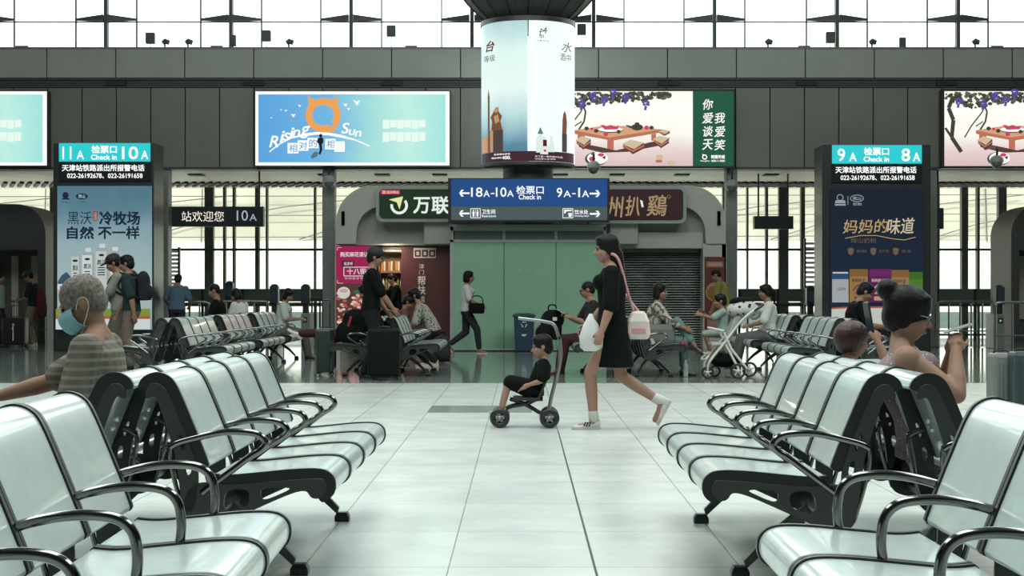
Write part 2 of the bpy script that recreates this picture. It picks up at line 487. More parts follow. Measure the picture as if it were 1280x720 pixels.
# platform side: pale louvred wall below, cream canopy fascia above, open to the sky
pw = MB(); YP = 54.0
for k in range(44):
    z = 0.1 + k * 0.065
    pw.span((-34, YP, z), (34, YP + 0.1, z + 0.060), 0)
pw.span((-34, YP + 0.1, 0), (34, YP + 0.3, 3.0), 1)
pw.span((-34, YP - 0.05, 0.0), (34, YP + 0.1, 0.55), 2)
structure(pw.build('wall_platform', [mat('platform_white', (0.86, 0.85, 0.80), 0.6), mat('platform_grey', (0.5, 0.5, 0.47), 0.6), mat('platform_green', (0.10, 0.13, 0.12), 0.6)]))
cp = MB()
cp.add([(-40, 54.05, 2.95), (40, 54.05, 2.95), (40, 54.6, 9.5), (-40, 54.6, 9.5)], [(0, 1, 2, 3)], 0)
for k in range(14):
    x = -34 + k * 5.3
    cp.tube([(x, 53.95, 3.0), (x + 1.6, 53.95, 3.5), (x + 4.8, 53.95, 4.1), (x + 8.5, 54.0, 4.5)], 0.02, 6, 1)
    cp.tube([(x + 2, 53.95, 2.9), (x + 2, 54.2, 5.5)], 0.02, 6, 1)
for z in (3.02, 3.75, 4.4):
    cp.tube([(-40, 53.9, z), (40, 53.9, z + .15)], 0.018, 6, 1)
structure(cp.build('roof_platform', [mat('canopy_cream', (0.46, 0.42, 0.35), 0.6, var=0.15, scale=0.4), frame_m], smooth=40))
# piers carrying the wall
for px0, px1 in ((403, 418), (908, 922), (203, 210), (1163, 1172)):
    p_ = MB(); p_.span((PX(px0, YW), YW + 0.02, 0), (PX(px1, YW), YW + 0.4, ZB - 0.03), 0)
    structure(p_.build('wall_pier', [mat('pier_grey', (0.22, 0.24, 0.23), 0.45)], bevel=0.02))
iw = MB(); iw.span((PX(556, 34.6), 34.55, 0), (PX(768, 34.6), 34.75, PZ(236, 34.6)))
structure(iw.build('wall_infill', mat('infill_brown', (0.10, 0.075, 0.055), 0.6)))
# ================================================================ WAITING BENCHES
pad_m = mat('pale_vinyl', (0.52, 0.61, 0.59), 0.22, 0.0, var=0.04, spec=0.7, coat=0.35)
edge_m = mat('black_rubber', (0.012, 0.016, 0.016), 0.35)
cast_m = mat('cast_aluminium', (0.06, 0.068, 0.063), 0.38, 0.6)
tube_m = mat('dark_chrome', (0.20, 0.20, 0.195), 0.14, 1.0, var=0.03)
BL, NP = 2.25, 4
PITCH = BL / NP

def offset_profile(path, t):
    """thick ribbon round an open (x, z) path"""
    n = len(path); a = []; b = []
    for i in range(n):
        d = path[min(i+1, n-1)] - path[max(i-1, 0)]; d.normalize()
        q = Vector((-d.z, 0, d.x))
        e = t * (0.55 if i in (0, n-1) else 1.0)
        a.append(path[i] + q * e / 2); b.append(path[i] - q * e / 2)
    return a + b[::-1]
def ribbon(prof, y0, y1, crown=0.0):
    m = MB()
    m.prism([(p.x, p.z) for p in prof], y0, y1); return m
seat_path = smooth_path([(.665,0,.352), (.703,0,.378), (.705,0,.418), (.672,0,.440), (.58,0,.440), (.45,0,.428), (.33,0,.418), (.255,0,.424)], 5)
back_path = smooth_path([(.232,0,.462), (.208,0,.53), (.160,0,.65), (.112,0,.762), (.085,0,.796), (.048,0,.806), (.014,0,.790), (.002,0,.762)], 5)

def plate(name, outer, holes, y, t, m, parent):
    cu = bpy.data.curves.new(name, 'CURVE'); cu.dimensions = '2D'; cu.fill_mode = 'BOTH'; cu.extrude = t / 2; cu.bevel_depth = 0.002; cu.bevel_resolution = 0
    for poly in [outer] + holes:
        sp = cu.splines.new('POLY'); sp.points.add(len(poly) - 1); sp.use_cyclic_u = True
        for p, q in zip(sp.points, poly): p.co = (q[0], q[1], 0, 1)
    o = bpy.data.objects.new(name, cu); COL.objects.link(o)
    me = evaluated_mesh(o); bpy.data.objects.remove(o); bpy.data.curves.remove(cu)
    for v in me.vertices:
        x, z, e = v.co; v.co = (x, y + e, z)
    me.name = name; me.materials.clear(); me.materials.append(m)
    bm = bmesh.new(); bm.from_mesh(me); bmesh.ops.recalc_face_normals(bm, faces=bm.faces); bm.to_mesh(me); bm.free()
    ob = bpy.data.objects.new(name, me); COL.objects.link(ob); ob.parent = parent
    return ob
def rnd(poly, n=3):
    """round a polygon's corners (Chaikin)"""
    for _ in range(n):
        q = []
        for i, p in enumerate(poly):
            r = poly[(i + 1) % len(poly)]
            q += [(p[0]*.78 + r[0]*.22, p[1]*.78 + r[1]*.22), (p[0]*.22 + r[0]*.78, p[1]*.22 + r[1]*.78)]
        poly = q
    return poly

def make_bench(arm_kind):
    b = bpy.data.objects.new('airport_bench', None); COL.objects.link(b)
    sp = offset_profile(seat_path, .034); bp = offset_profile(back_path, .034)
    spe = offset_profile(seat_path, .046); bpe = offset_profile(back_path, .046)
    for k in range(NP):
        y0 = -BL/2 + k*PITCH; y1 = y0 + PITCH
        s = ribbon(sp, y0 + .022, y1 - .022).build('seat', pad_m, b, smooth=35, bevel=.004)
        for ya in (y0 + .003, y1 - .023):
            e = MB(); e.prism([(p.x, p.z) for p in spe], ya, ya + .020); e.build('edge_trim', edge_m, s, smooth=35)
        s = ribbon(bp, y0 + .022, y1 - .022).build('backrest', pad_m, b, smooth=35, bevel=.004)
        for ya in (y0 + .003, y1 - .023):
            e = MB(); e.prism([(p.x, p.z) for p in bpe], ya, ya + .020); e.build('edge_trim', edge_m, s, smooth=35)
    if arm_kind == 'loop':
        ap = [(.105,0,.545), (.135,0,.562), (.20,0,.580), (.28,0,.598), (.345,0,.604), (.41,0,.600), (.448,0,.587), (.466,0,.560), (.448,0,.535), (.41,0,.512), (.33,0,.452), (.25,0,.392), (.225,0,.372)]
    else:
        ap = [(.105,0,.545), (.16,0,.560), (.25,0,.588), (.33,0,.602), (.40,0,.603), (.455,0,.592), (.487,0,.560), (.497,0,.50), (.490,0,.44), (.47,0,.375)]
    ap = smooth_path(ap, 5)
    for k in range(NP + 1):
        y = -BL/2 + k*PITCH
        if k == 0: y += .0
        MB().tube([p + Vector((0, y, 0)) for p in ap], .0135, 10).build('armrest', tube_m, b, smooth=60)
    seat_out = rnd([(.685,.425), (.700,.39), (.672,.352), (.640,.352), (.62,.385), (.56,.372), (.35,.278), (.245,.225), (.165,.250), (.150,.33), (.185,.405), (.26,.412), (.33,.402), (.45,.410), (.58,.422), (.66,.426)], 2)
    back_out = rnd([(.212,.44), (.19,.53), (.142,.645), (.095,.752), (.07,.782), (.04,.788), (.018,.772), (.008,.735), (.022,.730), (.045,.742), (.062,.715), (.100,.60), (.128,.50), (.142,.40), (.150,.30), (.20,.30)], 2)
    h1 = rnd([(.585,.395), (.445,.392), (.445,.348), (.47,.343)], 2)
    h2 = rnd([(.405,.388), (.315,.388), (.30,.315), (.33,.295), (.405,.325)], 2)
    h3 = rnd([(.128,.60), (.145,.60), (.165,.545), (.150,.53)], 2)
    h4 = rnd([(.155,.50), (.178,.50), (.19,.45), (.165,.43)], 2)
    for k in range(NP + 1):
        y = -BL/2 + k*PITCH
        if k == 0: y += .008
        if k == NP: y -= .008
        plate('side_frame', seat_out, [h1, h2], y, .014, cast_m, b)
        plate('back_frame', back_out, [h3, h4], y, .014, cast_m, b)
        br = MB(); br.tube(smooth_path([(.108,y,.548), (.105,y,.50), (.125,y,.40), (.165,y,.27)], 4), .009, 8)
        br.build('brace', tube_m, b, smooth=60)
    MB().tube([(.25, -BL/2 + .012, .285), (.25, BL/2 - .012, .285)], .032, 16).build('beam', cast_m, b, smooth=50)
    for y in (-.76, .76):
        for x1 in (.545, .075):
            l = MB(); sg = 1 if x1 > .25 else -1
            l.loft([[Vector((x, y + dy, z)) for dy in (-wd, wd) for x, z in ((xc - hh*sg*.5, zc + hh), (xc + hh*sg*.5, zc - hh))][:4] for xc, zc, wd, hh in ()] or
                   [[Vector((xc - hh*.4*sg, y - wd, zc - hh)), Vector((xc - hh*.4*sg, y + wd, zc - hh)), Vector((xc + hh*.4*sg, y + wd, zc + hh)), Vector((xc + hh*.4*sg, y - wd, zc + hh))]
                    for xc, zc, wd, hh in ((.25 - sg*.0, .285, .026, .026), (.25 + (x1-.25)*.55, .165, .021, .020), (x1 - sg*.02, .052, .018, .015))])
            lg = l.build('leg', cast_m, b, bevel=.004)
            ft = MB(); ft.loft([[Vector((x1 + sx*a, y + sy*c, z)) for sx, sy in ((-1,-1), (1,-1), (1,1), (-1,1))] for a, c, z in ((.036,.033,0.0), (.036,.033,.026), (.026,.026,.046))])
            ft.build('foot', edge_m, lg, bevel=.004)
    return b
protos = {}
def bench(kind, ax, yc, face, label, group, turn=0.0):
    """ax: x of the back of the bench, face +1 looks to +x"""
    if kind not in protos:
        o = protos[kind] = make_bench(kind)
    else: o = copy_tree(protos[kind])
    o.location = (ax + .026 * face, yc, 0); o.rotation_euler = (0, 0, (0 if face > 0 else PI) + R(turn))
    return tag(o, label, 'bench', group)
GB = 'benches along the central aisle'
bench('loop', -1.46, 6.05 + BL/2, 1, 'empty four-seat grey bench left of the aisle facing right, beyond the lower left corner bench', GB)
bench('loop', -1.46, 6.05 + BL/2, -1, 'grey bench the man in the blue face mask sits on, facing left', GB)
bench('loop', 1.445, 5.98 + BL/2, -1, 'four-seat grey bench on the right of the aisle facing left, its seats empty', GB, -0.6)
bench('loop', 1.455, 5.98 + BL/2, 1, 'grey bench the woman in the sequined dress sits on, facing right', GB, -0.6)
bench('drop', -1.425, 4.87 - BL/2, 1, 'nearest bench in the lower left corner, cut off by the frame', GB, 1.7)
bench('drop', 1.43, 4.60 - BL/2, -1, 'nearest bench in the lower right corner, cut off by the frame', GB)
GF = 'benches farther back in the hall'
for k, y in enumerate((20.6, 23.5, 26.4)):
    nm = ('nearest', 'middle', 'farthest')[k]
    bench('loop', -4.55, y + BL/2, 1, nm + ' of three empty grey benches in a row on the left, facing right', GF)
    bench('loop', -4.56, y + BL/2, -1, ('grey bench facing left, back to the nearest empty bench of the left row', 'grey bench facing left, back to the middle bench of the left row', 'grey bench of the left row with seated people in dark and white tops, facing left')[k], GF)
bench('loop', -1.865, 21.8 + BL/2, 1, 'grey bench right of the tall dark suitcase, facing right towards the green glass', GF)
bench('loop', -1.875, 21.8 + BL/2, -1, 'grey bench left of the tall dark suitcase, under the reclining person with backpack', GF)
bench('loop', 1.475, 21.6 + BL/2, 1, 'grey bench with a handbag and the woman in floral blouse on it', GF)
bench('loop', 1.465, 21.6 + BL/2, -1, 'grey bench behind the walking woman with the seated man in glasses', GF)
bench('loop', 4.13, 20.3 + BL/2, -1, 'pale empty bench on the right behind the foreground benches, facing left', GF)
bench('loop', 4.14, 20.3 + BL/2, 1, 'grey bench facing right under the man in the black shirt', GF)
bench('loop', 4.13, 23.6 + BL/2, -1, 'grey bench the woman in the white blouse sits on, facing left', GF)
bench('loop', 4.14, 23.6 + BL/2, 1, 'grey bench facing right, back to the woman in the white blouse', GF)
# ================================================================ ADVERTS, SIGNS, COLUMN
white_l = lit('light_white', (1.0, 1.0, 0.97), 1.05)
black_m = mat('black_paint', (0.014, 0.016, 0.016), 0.4)
frame_k = mat('board_frame', (0.03, 0.032, 0.031), 0.4, 0.3)

def board(name, x0, y0, x1, y1, Y, depth, face_mat, label, cat, group=None, frame_px=0, frame_mat=None, fname='display'):
    """box housing with a display face; returns the root"""
    a = W(x0, y1, Y); b = W(x1, y0, Y)
    r = root(name, ((a.x + b.x)/2, Y + depth/2, a.z), label, cat, group)
    off = r.location.copy()
    hx = (b.x - a.x)/2; H = b.z - a.z
    m = MB(); m.span((-hx, -depth/2 + .012, 0), (hx, depth/2, H))
    m.build('housing', frame_mat or frame_k, r, bevel=.008)
    f = frame_px * Y / F
    d = MB(); d.face([(-hx + f, -depth/2, f), (hx - f, -depth/2, f), (hx - f, -depth/2, H - f), (-hx + f, -depth/2, H - f)])
    # a real, thin panel
    d = MB(); d.span((-hx + f, -depth/2, f), (hx - f, -depth/2 + .03, H - f))
    d.build(fname, face_mat, r)
    return r, off

# ---- rising sun billboards (two alike)
orange_l = lit('print_orange', (0.84, 0.36, 0.09), 1.0)
ink_l = lit('print_black', (0.01, 0.012, 0.015), 1.0)
pale_l = lit('print_pale', (0.80, 0.95, 0.86), 1.0)
blue_l = lit('print_blue', (0.08, 0.31, 0.66), 1.0)
def sun_board(dx, label):
    r, off = board('billboard', 318 + dx, 113, 563 + dx, 208, YW - 0.27, 0.24, white_l, label, 'billboard', 'rising sun billboards', 1.2)
    Y = YW - 0.27
    rp = lit_ramp('print_sky_%d' % len(bpy.data.materials), [(0.0, (0.10, 0.36, 0.72)), (0.38, (0.16, 0.46, 0.76)), (0.6, (0.36, 0.72, 0.72)), (0.8, (0.52, 0.86, 0.76)), (1.0, (0.36, 0.78, 0.74))], 0, 1.0, noise=0.12)
    p = MB(); a = W(323 + dx, 203, Y); b = W(557 + dx, 118, Y)
    p.span((a.x - off.x, -0.124, a.z - off.z), (b.x - off.x, -0.115, b.z - off.z)); p.build('poster', rp, r)
    A = Art(Y - 0.012, off)
    A.Y = Y
    A.layer = 4
    def S(pts): return [(x + dx, y) for x, y in pts]
    cx, cy = 404, 144
    A.ring(cx + dx, cy, 22, 21.5, 8.5, orange_l, 40, 60, 400)
    A.poly(S([(386, 131), (384.5, 120), (396, 126)]), orange_l); A.poly(S([(412, 126), (423.5, 121), (421, 133)]), orange_l)
    A.poly(S([(407, 163), (424, 151), (420, 160), (425, 153), (417, 165), (409, 165)]), orange_l)
    # arc of the hill and words
    arc = [(337, 189), (350, 179), (365, 171.5), (380, 167), (396, 165), (412, 166), (428, 169), (445, 174.5), (462, 182)]
    A.poly(S(arc + [(x, y + (3.4 if 2 < i < 7 else 1.6)) for i, (x, y) in list(enumerate(arc))[::-1]]), white_l)
    for ch, x0, y0, x1, y1 in (('R', 337, 170, 348, 184), ('i', 350, 164, 353, 178), ('s', 354, 166, 361, 176), ('i', 362, 160, 365, 173), ('n', 366, 162.5, 374, 171.5), ('g', 375, 158, 384, 173)):
        A.text(ch, x0 + dx, y0, x1 + dx, y1, white_l, .02, .25)
    for ch, x0, y0, x1, y1 in (('S', 427, 154, 435, 167), ('u', 436, 162, 443, 169), ('n', 444, 164, 451, 171)):
        A.text(ch, x0 + dx, y0, x1 + dx, y1, white_l, .02, .2)
    for k, ch in enumerate('相对的'):
        x = 361 + k*12.5; y = 180 - k*3.2
        A.rect(x - 1 + dx, y - 1, x + 12.5 + dx, y + 12, white_l); A.text(ch, x + 1 + dx, y + .5, x + 11 + dx, y + 10.5, blue_l, .01)
    for k, ch in enumerate('相遇'):
        x = 408 + k*11.5; y = 175 + k*3.2
        A.rect(x - 1 + dx, y - 1, x + 12 + dx, y + 12, white_l); A.text(ch, x + 1 + dx, y + .5, x + 11 + dx, y + 10.5, pale_l if k else blue_l, .01)
    # walking figure with its shade
    A.oval(401.5 + dx, 170.2, 2, 2.4, ink_l); A.poly(S([(398, 173), (404.5, 172.5), (405, 178), (403, 181), (403.5, 188), (401, 194), (399, 193), (400.5, 187), (399.5, 181), (397, 178)]), ink_l)
    A.poly(S([(394, 190), (399, 191), (397, 196), (391, 199), (389, 196)]), lit('print_slate', (0.10, 0.16, 0.24), 1))
    for x, y, q in ((340, 148, 1.2), (352, 138, 1.2), (358, 139, 1.6), (367, 145, 2.8), (375, 133, 2), (432, 132, 2.6), (436, 137, 1.8), (446, 129, 4)):
        A.poly(S([(x - q, y - q), (x, y - q*.3), (x + q*1.2, y - q*.8), (x + q*.3, y + q*.9), (x - q*.3, y + .4)]), white_l)
    for y0, h_ in ((150.5, 11), (166, 12)):
        for k in range(6): A.rect(479 + k*9 + dx, y0, 487.2 + k*9 + dx, y0 + h_ - 1.5*(k % 2), pale_l)
    A.build('artwork', r)
    return r
sun_board(0, 'backlit blue billboard reading Rising Sun with an orange ring, left of the column')
sun_board(-503.5, 'pale blue backlit billboard cut off by the left edge of the photo')

# ---- tea table billboards (two alike)
wood_l = lit('print_wood', (0.50, 0.17, 0.10), 1.0); woodt_l = lit('print_wood_top', (0.66, 0.36, 0.21), 1.0)
stone_l = lit('print_stone', (0.62, 0.50, 0.33), 1.0); red_l = lit('print_red', (0.62, 0.06, 0.12), 1.0)
vine_l = lit('print_vine', (0.055, 0.055, 0.035), 1.0); vine2_l = lit('print_vine_soft', (0.11, 0.115, 0.085), 1.0)
grape_l = lit('print_grape', (0.10, 0.075, 0.34), 1.0); green_l = lit('print_green', (0.018, 0.105, 0.055), 0.9)
shade_l = lit('print_shade', (0.10, 0.05, 0.045), 1.0)
def tea_board(dx, label):
    Y = YW - 0.27
    r, off = board('billboard', 676 + dx, 111.5, 919 + dx, 210, Y, 0.24, frame_k, label, 'billboard', 'tea table billboards', 0.5)
    p = MB(); a = W(679 + dx, 207.5, Y); b = W(866 + dx, 114, Y)
    p.span((a.x - off.x, -0.124, a.z - off.z), (b.x - off.x, -0.115, b.z - off.z))
    p.build('poster', lit_ramp('print_wash_%d' % len(bpy.data.materials), [(0.0, (0.70, 0.50, 0.52)), (0.22, (0.80, 0.66, 0.64)), (0.42, (0.98, 0.96, 0.88)), (0.8, (1.0, 1.0, 0.95)), (1.0, (1.0, 0.97, 0.85))], 2, 1.0, noise=0.15), r)
    p = MB(); a = W(866 + dx, 207.5, Y); b = W(917 + dx, 114, Y)
    p.span((a.x - off.x, -0.124, a.z - off.z), (b.x - off.x, -0.115, b.z - off.z)); p.build('text_panel', green_l, r)
    A = Art(Y, off); A.layer = 4
    def S(pts): return [(x + dx, y) for x, y in pts]
    rnd_ = random.Random(3)
    # trunk and vine
    A.line(S([(700, 190), (688, 172), (690, 150), (684, 135), (690, 120)]), 5, vine_l); A.line(S([(688, 172), (680, 160)]), 3, vine_l)
    A.line(S([(723, 163), (730, 152), (732, 140), (728, 130), (742, 118)]), 2.2, vine_l); A.line(S([(718, 158), (727, 152)]), 1.4, vine_l)
    A.line(S([(704, 172), (712, 158), (726, 140), (734, 122)]), 1.6, vine_l)
    for k in range(260):
        x = rnd_.uniform(680, 838); q = rnd_.uniform(1.5, 3.6); lim = 131 - abs(x - 740) * 0.09 + (6 if x < 735 else 0)
        y = rnd_.uniform(115.5, max(118, lim)); y = max(y, 114 + q)
        if x > 820: y = min(y, 122)
        A.layer = 6 + (k % 7)
        jt = [rnd_.uniform(.6, 1.25) for _ in range(9)]
        A.poly(S([(x + q*math.cos(t*2*PI/9)*jt[t], y + .8*q*math.sin(t*2*PI/9)*jt[t]) for t in range(9)]), vine_l if k % 3 else vine2_l)
    A.layer = 14
    for gx, gy in ((727, 131), (741, 121), (755, 126), (782, 123), (807, 131), (766, 117), (696, 128)):
        for i, (ax, ay) in enumerate(((-3, -3), (0, -4), (3, -3), (-2, 0), (1.5, -.5), (3.5, 0), (0, 3), (-.5, 5.5))): A.layer = 14 + i % 4; A.oval(gx + ax + dx, gy + ay, 1.8, 1.8, grape_l, 8)
    A.layer = 8
    # table with its shade, legs and top
    A.poly(S([(722, 178), (770, 188), (838, 172), (826, 182), (784, 190), (752, 191), (724, 184)]), shade_l)
    for q in ([(722, 168), (731, 169), (731, 177), (722, 176)], [(759, 175), (767, 175), (767, 187), (759, 186)], [(814, 168), (820, 167), (820, 176), (814, 176)]): A.poly(S(q), wood_l)
    A.poly(S([(718, 163), (760, 158), (828, 162), (828, 165.5), (765, 176), (718, 167.5)]), wood_l)
    A.poly(S([(718, 163), (750, 158), (790, 157.5), (826, 162), (762, 172)]), woodt_l)
    # stools
    for sx, sy, w_, h_ in ((729, 176, 19, 15), (791, 181, 28, 16), (826, 175, 20, 14), (830, 165, 14, 7)):
        A.poly(S([(sx - w_*.45, sy + h_*.2), (sx, sy + h_*.75), (sx + w_*.5, sy + h_*.3), (sx + w_*.5, sy - h_*.1), (sx - w_*.45, sy - h_*.1)]), shade_l)
        A.poly(S([(sx - w_*.45, sy), (sx, sy + h_*.42), (sx + w_*.5, sy), (sx + w_*.5, sy + h_*.15), (sx, sy + h_*.58), (sx - w_*.45, sy + h_*.15)]), wood_l)
        A.poly(S([(sx - w_*.5, sy - h_*.05), (sx - w_*.1, sy - h_*.38), (sx + w_*.5, sy - h_*.15), (sx + w_*.05, sy + h_*.35)]), stone_l)
    # plates, fruit, teapot, cups
    A.oval(763 + dx, 163, 16, 3.4, vine_l); A.oval(763 + dx, 162.2, 15.5, 3, white_l)
    A.poly(S([(750, 157), (754, 156.5), (758, 158), (763, 156.5), (768, 158), (774, 157.5), (772, 162), (756, 162.5)]), red_l)
    for fx, fy, q in ((739.5, 161.5, 2), (808, 160, 3), (757, 168, 3), (773, 165, 2.6)): A.oval(fx + dx, fy, q, q*.9, red_l if fx != 773 else vine_l)
    for fx, fy in ((733, 161), (745, 164), (814, 160)): A.oval(fx + dx, fy, 2.8, 2.4, vine_l)
    A.oval(796 + dx, 159.5, 7.5, 4, vine_l); A.oval(796 + dx, 155, 3, 1.6, vine_l); A.poly(S([(788, 161), (782, 157.5), (783, 156.5), (790, 158.5)]), vine_l)
    A.oval(745 + dx, 199, 14, 8.6, vine_l); A.oval(746.5 + dx, 198.2, 13, 7.6, white_l); A.oval(740 + dx, 199, 4, 3, red_l); A.oval(751 + dx, 194, 4, 2.2, red_l); A.poly(S([(752, 197), (757, 195), (756, 200)]), vine_l)
    A.oval(824 + dx, 197.5, 4.6, 4, stone_l); A.oval(823 + dx, 202, 4.5, 1.8, wood_l); A.oval(839 + dx, 204.3, 5.5, 3, stone_l)
    # green panel with the two columns of brush lettering
    for ch, x0, y0 in (('你', 877, 125), ('爱', 877, 142), ('谈', 877, 158.5), ('天', 877, 175), ('我', 892, 142), ('爱', 892, 159), ('笑', 892, 175.5)):
        A.text(ch, x0 + dx, y0, x0 + 12.5 + dx, y0 + 13, white_l, .012, .12, .6)
    A.ring(880 + dx, 197, 3.2, 3.2, 1.3, white_l, 16); A.poly(S([(877, 193), (880, 194), (877.5, 196)]), white_l)
    A.text('WangKai', 874 + dx, 201, 886 + dx, 203, white_l, .03)
    A.text('辉耀传播', 888 + dx, 194.5, 905 + dx, 199, white_l, .03); A.text('4000-11-9600', 888 + dx, 200.5, 905 + dx, 203, white_l, .03)
    A.build('artwork', r)
    return r
tea_board(0, 'backlit billboard of a low tea table under grapes with green text panel, beside the column')
tea_board(501.5, 'tea table billboard cut off by the right edge of the photo')

# ---- the round column with its wrapped light box
XCOL, YCOL, RC = PX(660, 33.2), 33.25, 0.97
col = root('column', (XCOL, YCOL, 0), 'round column wrapped in a bright white and teal advert', 'column')
co = col.location.copy()
YF = 32.5
def LZ(py): return PZ(py, YF)
m = MB(); m.lathe([(.52, 0), (.52, LZ(205))], n=40); m.build('shaft', mat('column_grey', (0.10, 0.11, 0.10), 0.4), col, smooth=40)
m = MB(); m.lathe([(RC - .06, LZ(208)), (RC + .005, LZ(206.5)), (RC + .005, LZ(203)), (RC - .01, LZ(202))], n=64); m.build('base_ring', mat('column_ring', (0.09, 0.095, 0.09), 0.4, 0.3), col, smooth=40)
# light box: the left half carries a teal landscape, the right half is white
def ang(px): return math.asin(max(-1, min(1, (PX(px, YF) - XCOL) / RC)))
box_white = lit('column_white', (0.86, 1.0, 0.95), 1.06)
m = MB(); n = 72
def colface(p0, p1, a0, a1, mi, rr=RC, nn=24):
    for i in range(nn):
        t0 = a0 + (a1-a0)*i/nn; t1 = a0 + (a1-a0)*(i+1)/nn
        m.face([(rr*math.sin(t0), -rr*math.cos(t0), LZ(p1)), (rr*math.sin(t1), -rr*math.cos(t1), LZ(p1)), (rr*math.sin(t1), -rr*math.cos(t1), LZ(p0)), (rr*math.sin(t0), -rr*math.cos(t0), LZ(p0))], mi)
colface(27, 203, ang(661), PI, 0); colface(27, 203, PI, 2*PI - PI/2 * 1.0, 0)
m.build('light_box', box_white, col, smooth=40)
m = MB(); colface(27, 203, -PI/2, ang(659.3), 0)
teal = lit_ramp('column_landscape', [(0.0, (0.09, 0.20, 0.28)), (0.13, (0.10, 0.25, 0.34)), (0.20, (0.22, 0.42, 0.50)), (0.34, (0.52, 0.74, 0.74)), (0.52, (0.82, 0.96, 0.92)), (0.80, (0.74, 0.93, 0.88)), (1.0, (0.45, 0.68, 0.68))], 2, 1.0, noise=0.12)
m.build('landscape_print', teal, col, smooth=40)
A = Art(YF, co, cyl=(XCOL, YCOL, RC)); A.layer = 2
plum_l = lit('print_plum', (0.055, 0.022, 0.035), 1.0); bronze_l = lit('print_bronze', (0.20, 0.085, 0.04), 1.0); bronze2_l = lit('print_bronze_light', (0.55, 0.30, 0.14), 1.0); ston2_l = lit('print_plinth', (0.075, 0.06, 0.055), 1.0)
inkr_l = lit('print_ink_red', (0.12, 0.01, 0.02), 1.0)
A.rect(602.5, 190, 717.5, 202.5, plum_l, 30)
A.rect(602.5, 170, 612, 190, bronze2_l, 3)
A.text('台', 607, 50, 617, 63, inkr_l, .03, .2); A.text('等级', 605.5, 67.5, 619.5, 76, ink_l, .0)
A.text('水', 700, 51, 713, 64, ink_l, .0, .3); A.text('酒中', 699, 66, 713, 75.5, ink_l, .0)
A.line([(674, 47), (676, 38), (679, 41), (682, 36), (681, 44)], .9, ink_l); A.line([(673, 42), (684, 40)], .7, ink_l); A.text('醉', 674.5, 45, 679.5, 50, ink_l); A.text('大美天成', 670, 52, 685, 54, ink_l)
# spear carrier with statue on a plinth (left), second statue (right), bottles
A.rect(611.3, 120, 613.6, 190, bronze_l); A.poly([(611, 122), (612.3, 110), (613.8, 122)], bronze_l)
A.rect(614, 163, 630, 190, ston2_l, 4); A.rect(614.5, 163, 618, 190, bronze2_l)
A.poly([(616, 163), (617, 152), (615, 146), (618, 141), (621, 134.5), (624.5, 134.5), (625, 140), (629, 146), (627, 152), (629.5, 163)], bronze_l); A.oval(622, 138, 2.3, 3.2, bronze2_l); A.poly([(619, 146), (624, 143), (626, 152), (621, 155)], bronze2_l)
A.rect(700.5, 167, 706.5, 190, ston2_l, 3); A.poly([(700.5, 167), (701, 150), (702, 142), (704, 138), (705.5, 143), (706.5, 152), (706, 167)], bronze_l)
glassg = lit('print_bottle', (0.74, 0.82, 0.78), 1.0); cap_l = lit('print_cap', (0.10, 0.22, 0.20), 1.0)
for bx, w_, t_, bb in ((674.5, 5, 163, 192), (679, 4.6, 172, 194), (687.5, 4, 171, 191)):
    A.poly([(bx - w_, bb), (bx - w_, t_ + 12), (bx - 1.6, t_ + 6), (bx - 1.6, t_), (bx + 1.6, t_), (bx + 1.6, t_ + 6), (bx + w_, t_ + 12), (bx + w_, bb)], glassg)
A.poly([(671, 169), (674.5, 160), (678, 169)], cap_l)
A.rect(677.5, 176, 682, 184, inkr_l, 2); A.oval(679.8, 189.5, 1.6, 1.6, red_l)
A.text('吴承恩纪念馆', 620, 192.3, 639, 194.6, white_l, .02); A.text('国酒品质 全国热线', 617.5, 196.8, 629, 198.8, white_l, .02); A.text('400.', 630, 196, 640, 200, white_l, .04)
A.text('天下第一等的酒中仙品', 668, 195.8, 700, 198, white_l); A.text('以品鉴之名举杯', 668, 199, 692, 200.8, white_l)
A.build('artwork', col)
m = MB(); m.lathe([(RC - .02, LZ(28)), (RC + .02, LZ(27)), (RC + .02, LZ(21.5)), (RC - .06, LZ(20)), (RC - .2, LZ(20))], n=64); m.build('top_ring', mat('column_ring', (0.09, 0.095, 0.09), 0.4), col, smooth=40)
# faceted perforated flare that opens upward, carrying on to the roof
def perforated():
    m_ = bpy.data.materials.new('perforated_metal'); m_.use_nodes = True; nt = m_.node_tree; b = nt.nodes['Principled BSDF']
    tc = nt.nodes.new('ShaderNodeTexCoord'); v = nt.nodes.new('ShaderNodeTexVoronoi'); v.inputs['Scale'].default_value = 26; v.inputs['Randomness'].default_value = 0.0
    nt.links.new(tc.outputs['Object'], v.inputs['Vector'])
    rp = nt.nodes.new('ShaderNodeValToRGB'); rp.color_ramp.elements[0].position = .3; rp.color_ramp.elements[0].color = (.01, .011, .01, 1); rp.color_ramp.elements[1].position = .42; rp.color_ramp.elements[1].color = (.075, .08, .075, 1)
    nt.links.new(v.outputs['Distance'], rp.inputs['Fac']); nt.links.new(rp.outputs['Color'], b.inputs['Base Color']); b.inputs['Roughness'].default_value = .6
    return m_
m = MB(); m.lathe([(.85, LZ(20.5)), (1.05, LZ(10)), (1.24, LZ(-2)), (1.5, LZ(-22)), (1.7, LZ(-50)), (1.6, LZ(-80)), (.5, LZ(-110)), (.45, 13.2)], n=16); m.build('capital', perforated(), col)
m = MB()
for k in range(16):
    t = 2*PI*k/16
    m.tube([(r_*math.cos(t), r_*math.sin(t), z) for r_, z in ((.87, LZ(20.5)), (1.06, LZ(10)), (1.25, LZ(-2)), (1.51, LZ(-22)), (1.71, LZ(-50)))], .012, 6)
m.build('rib', frame_k, col)

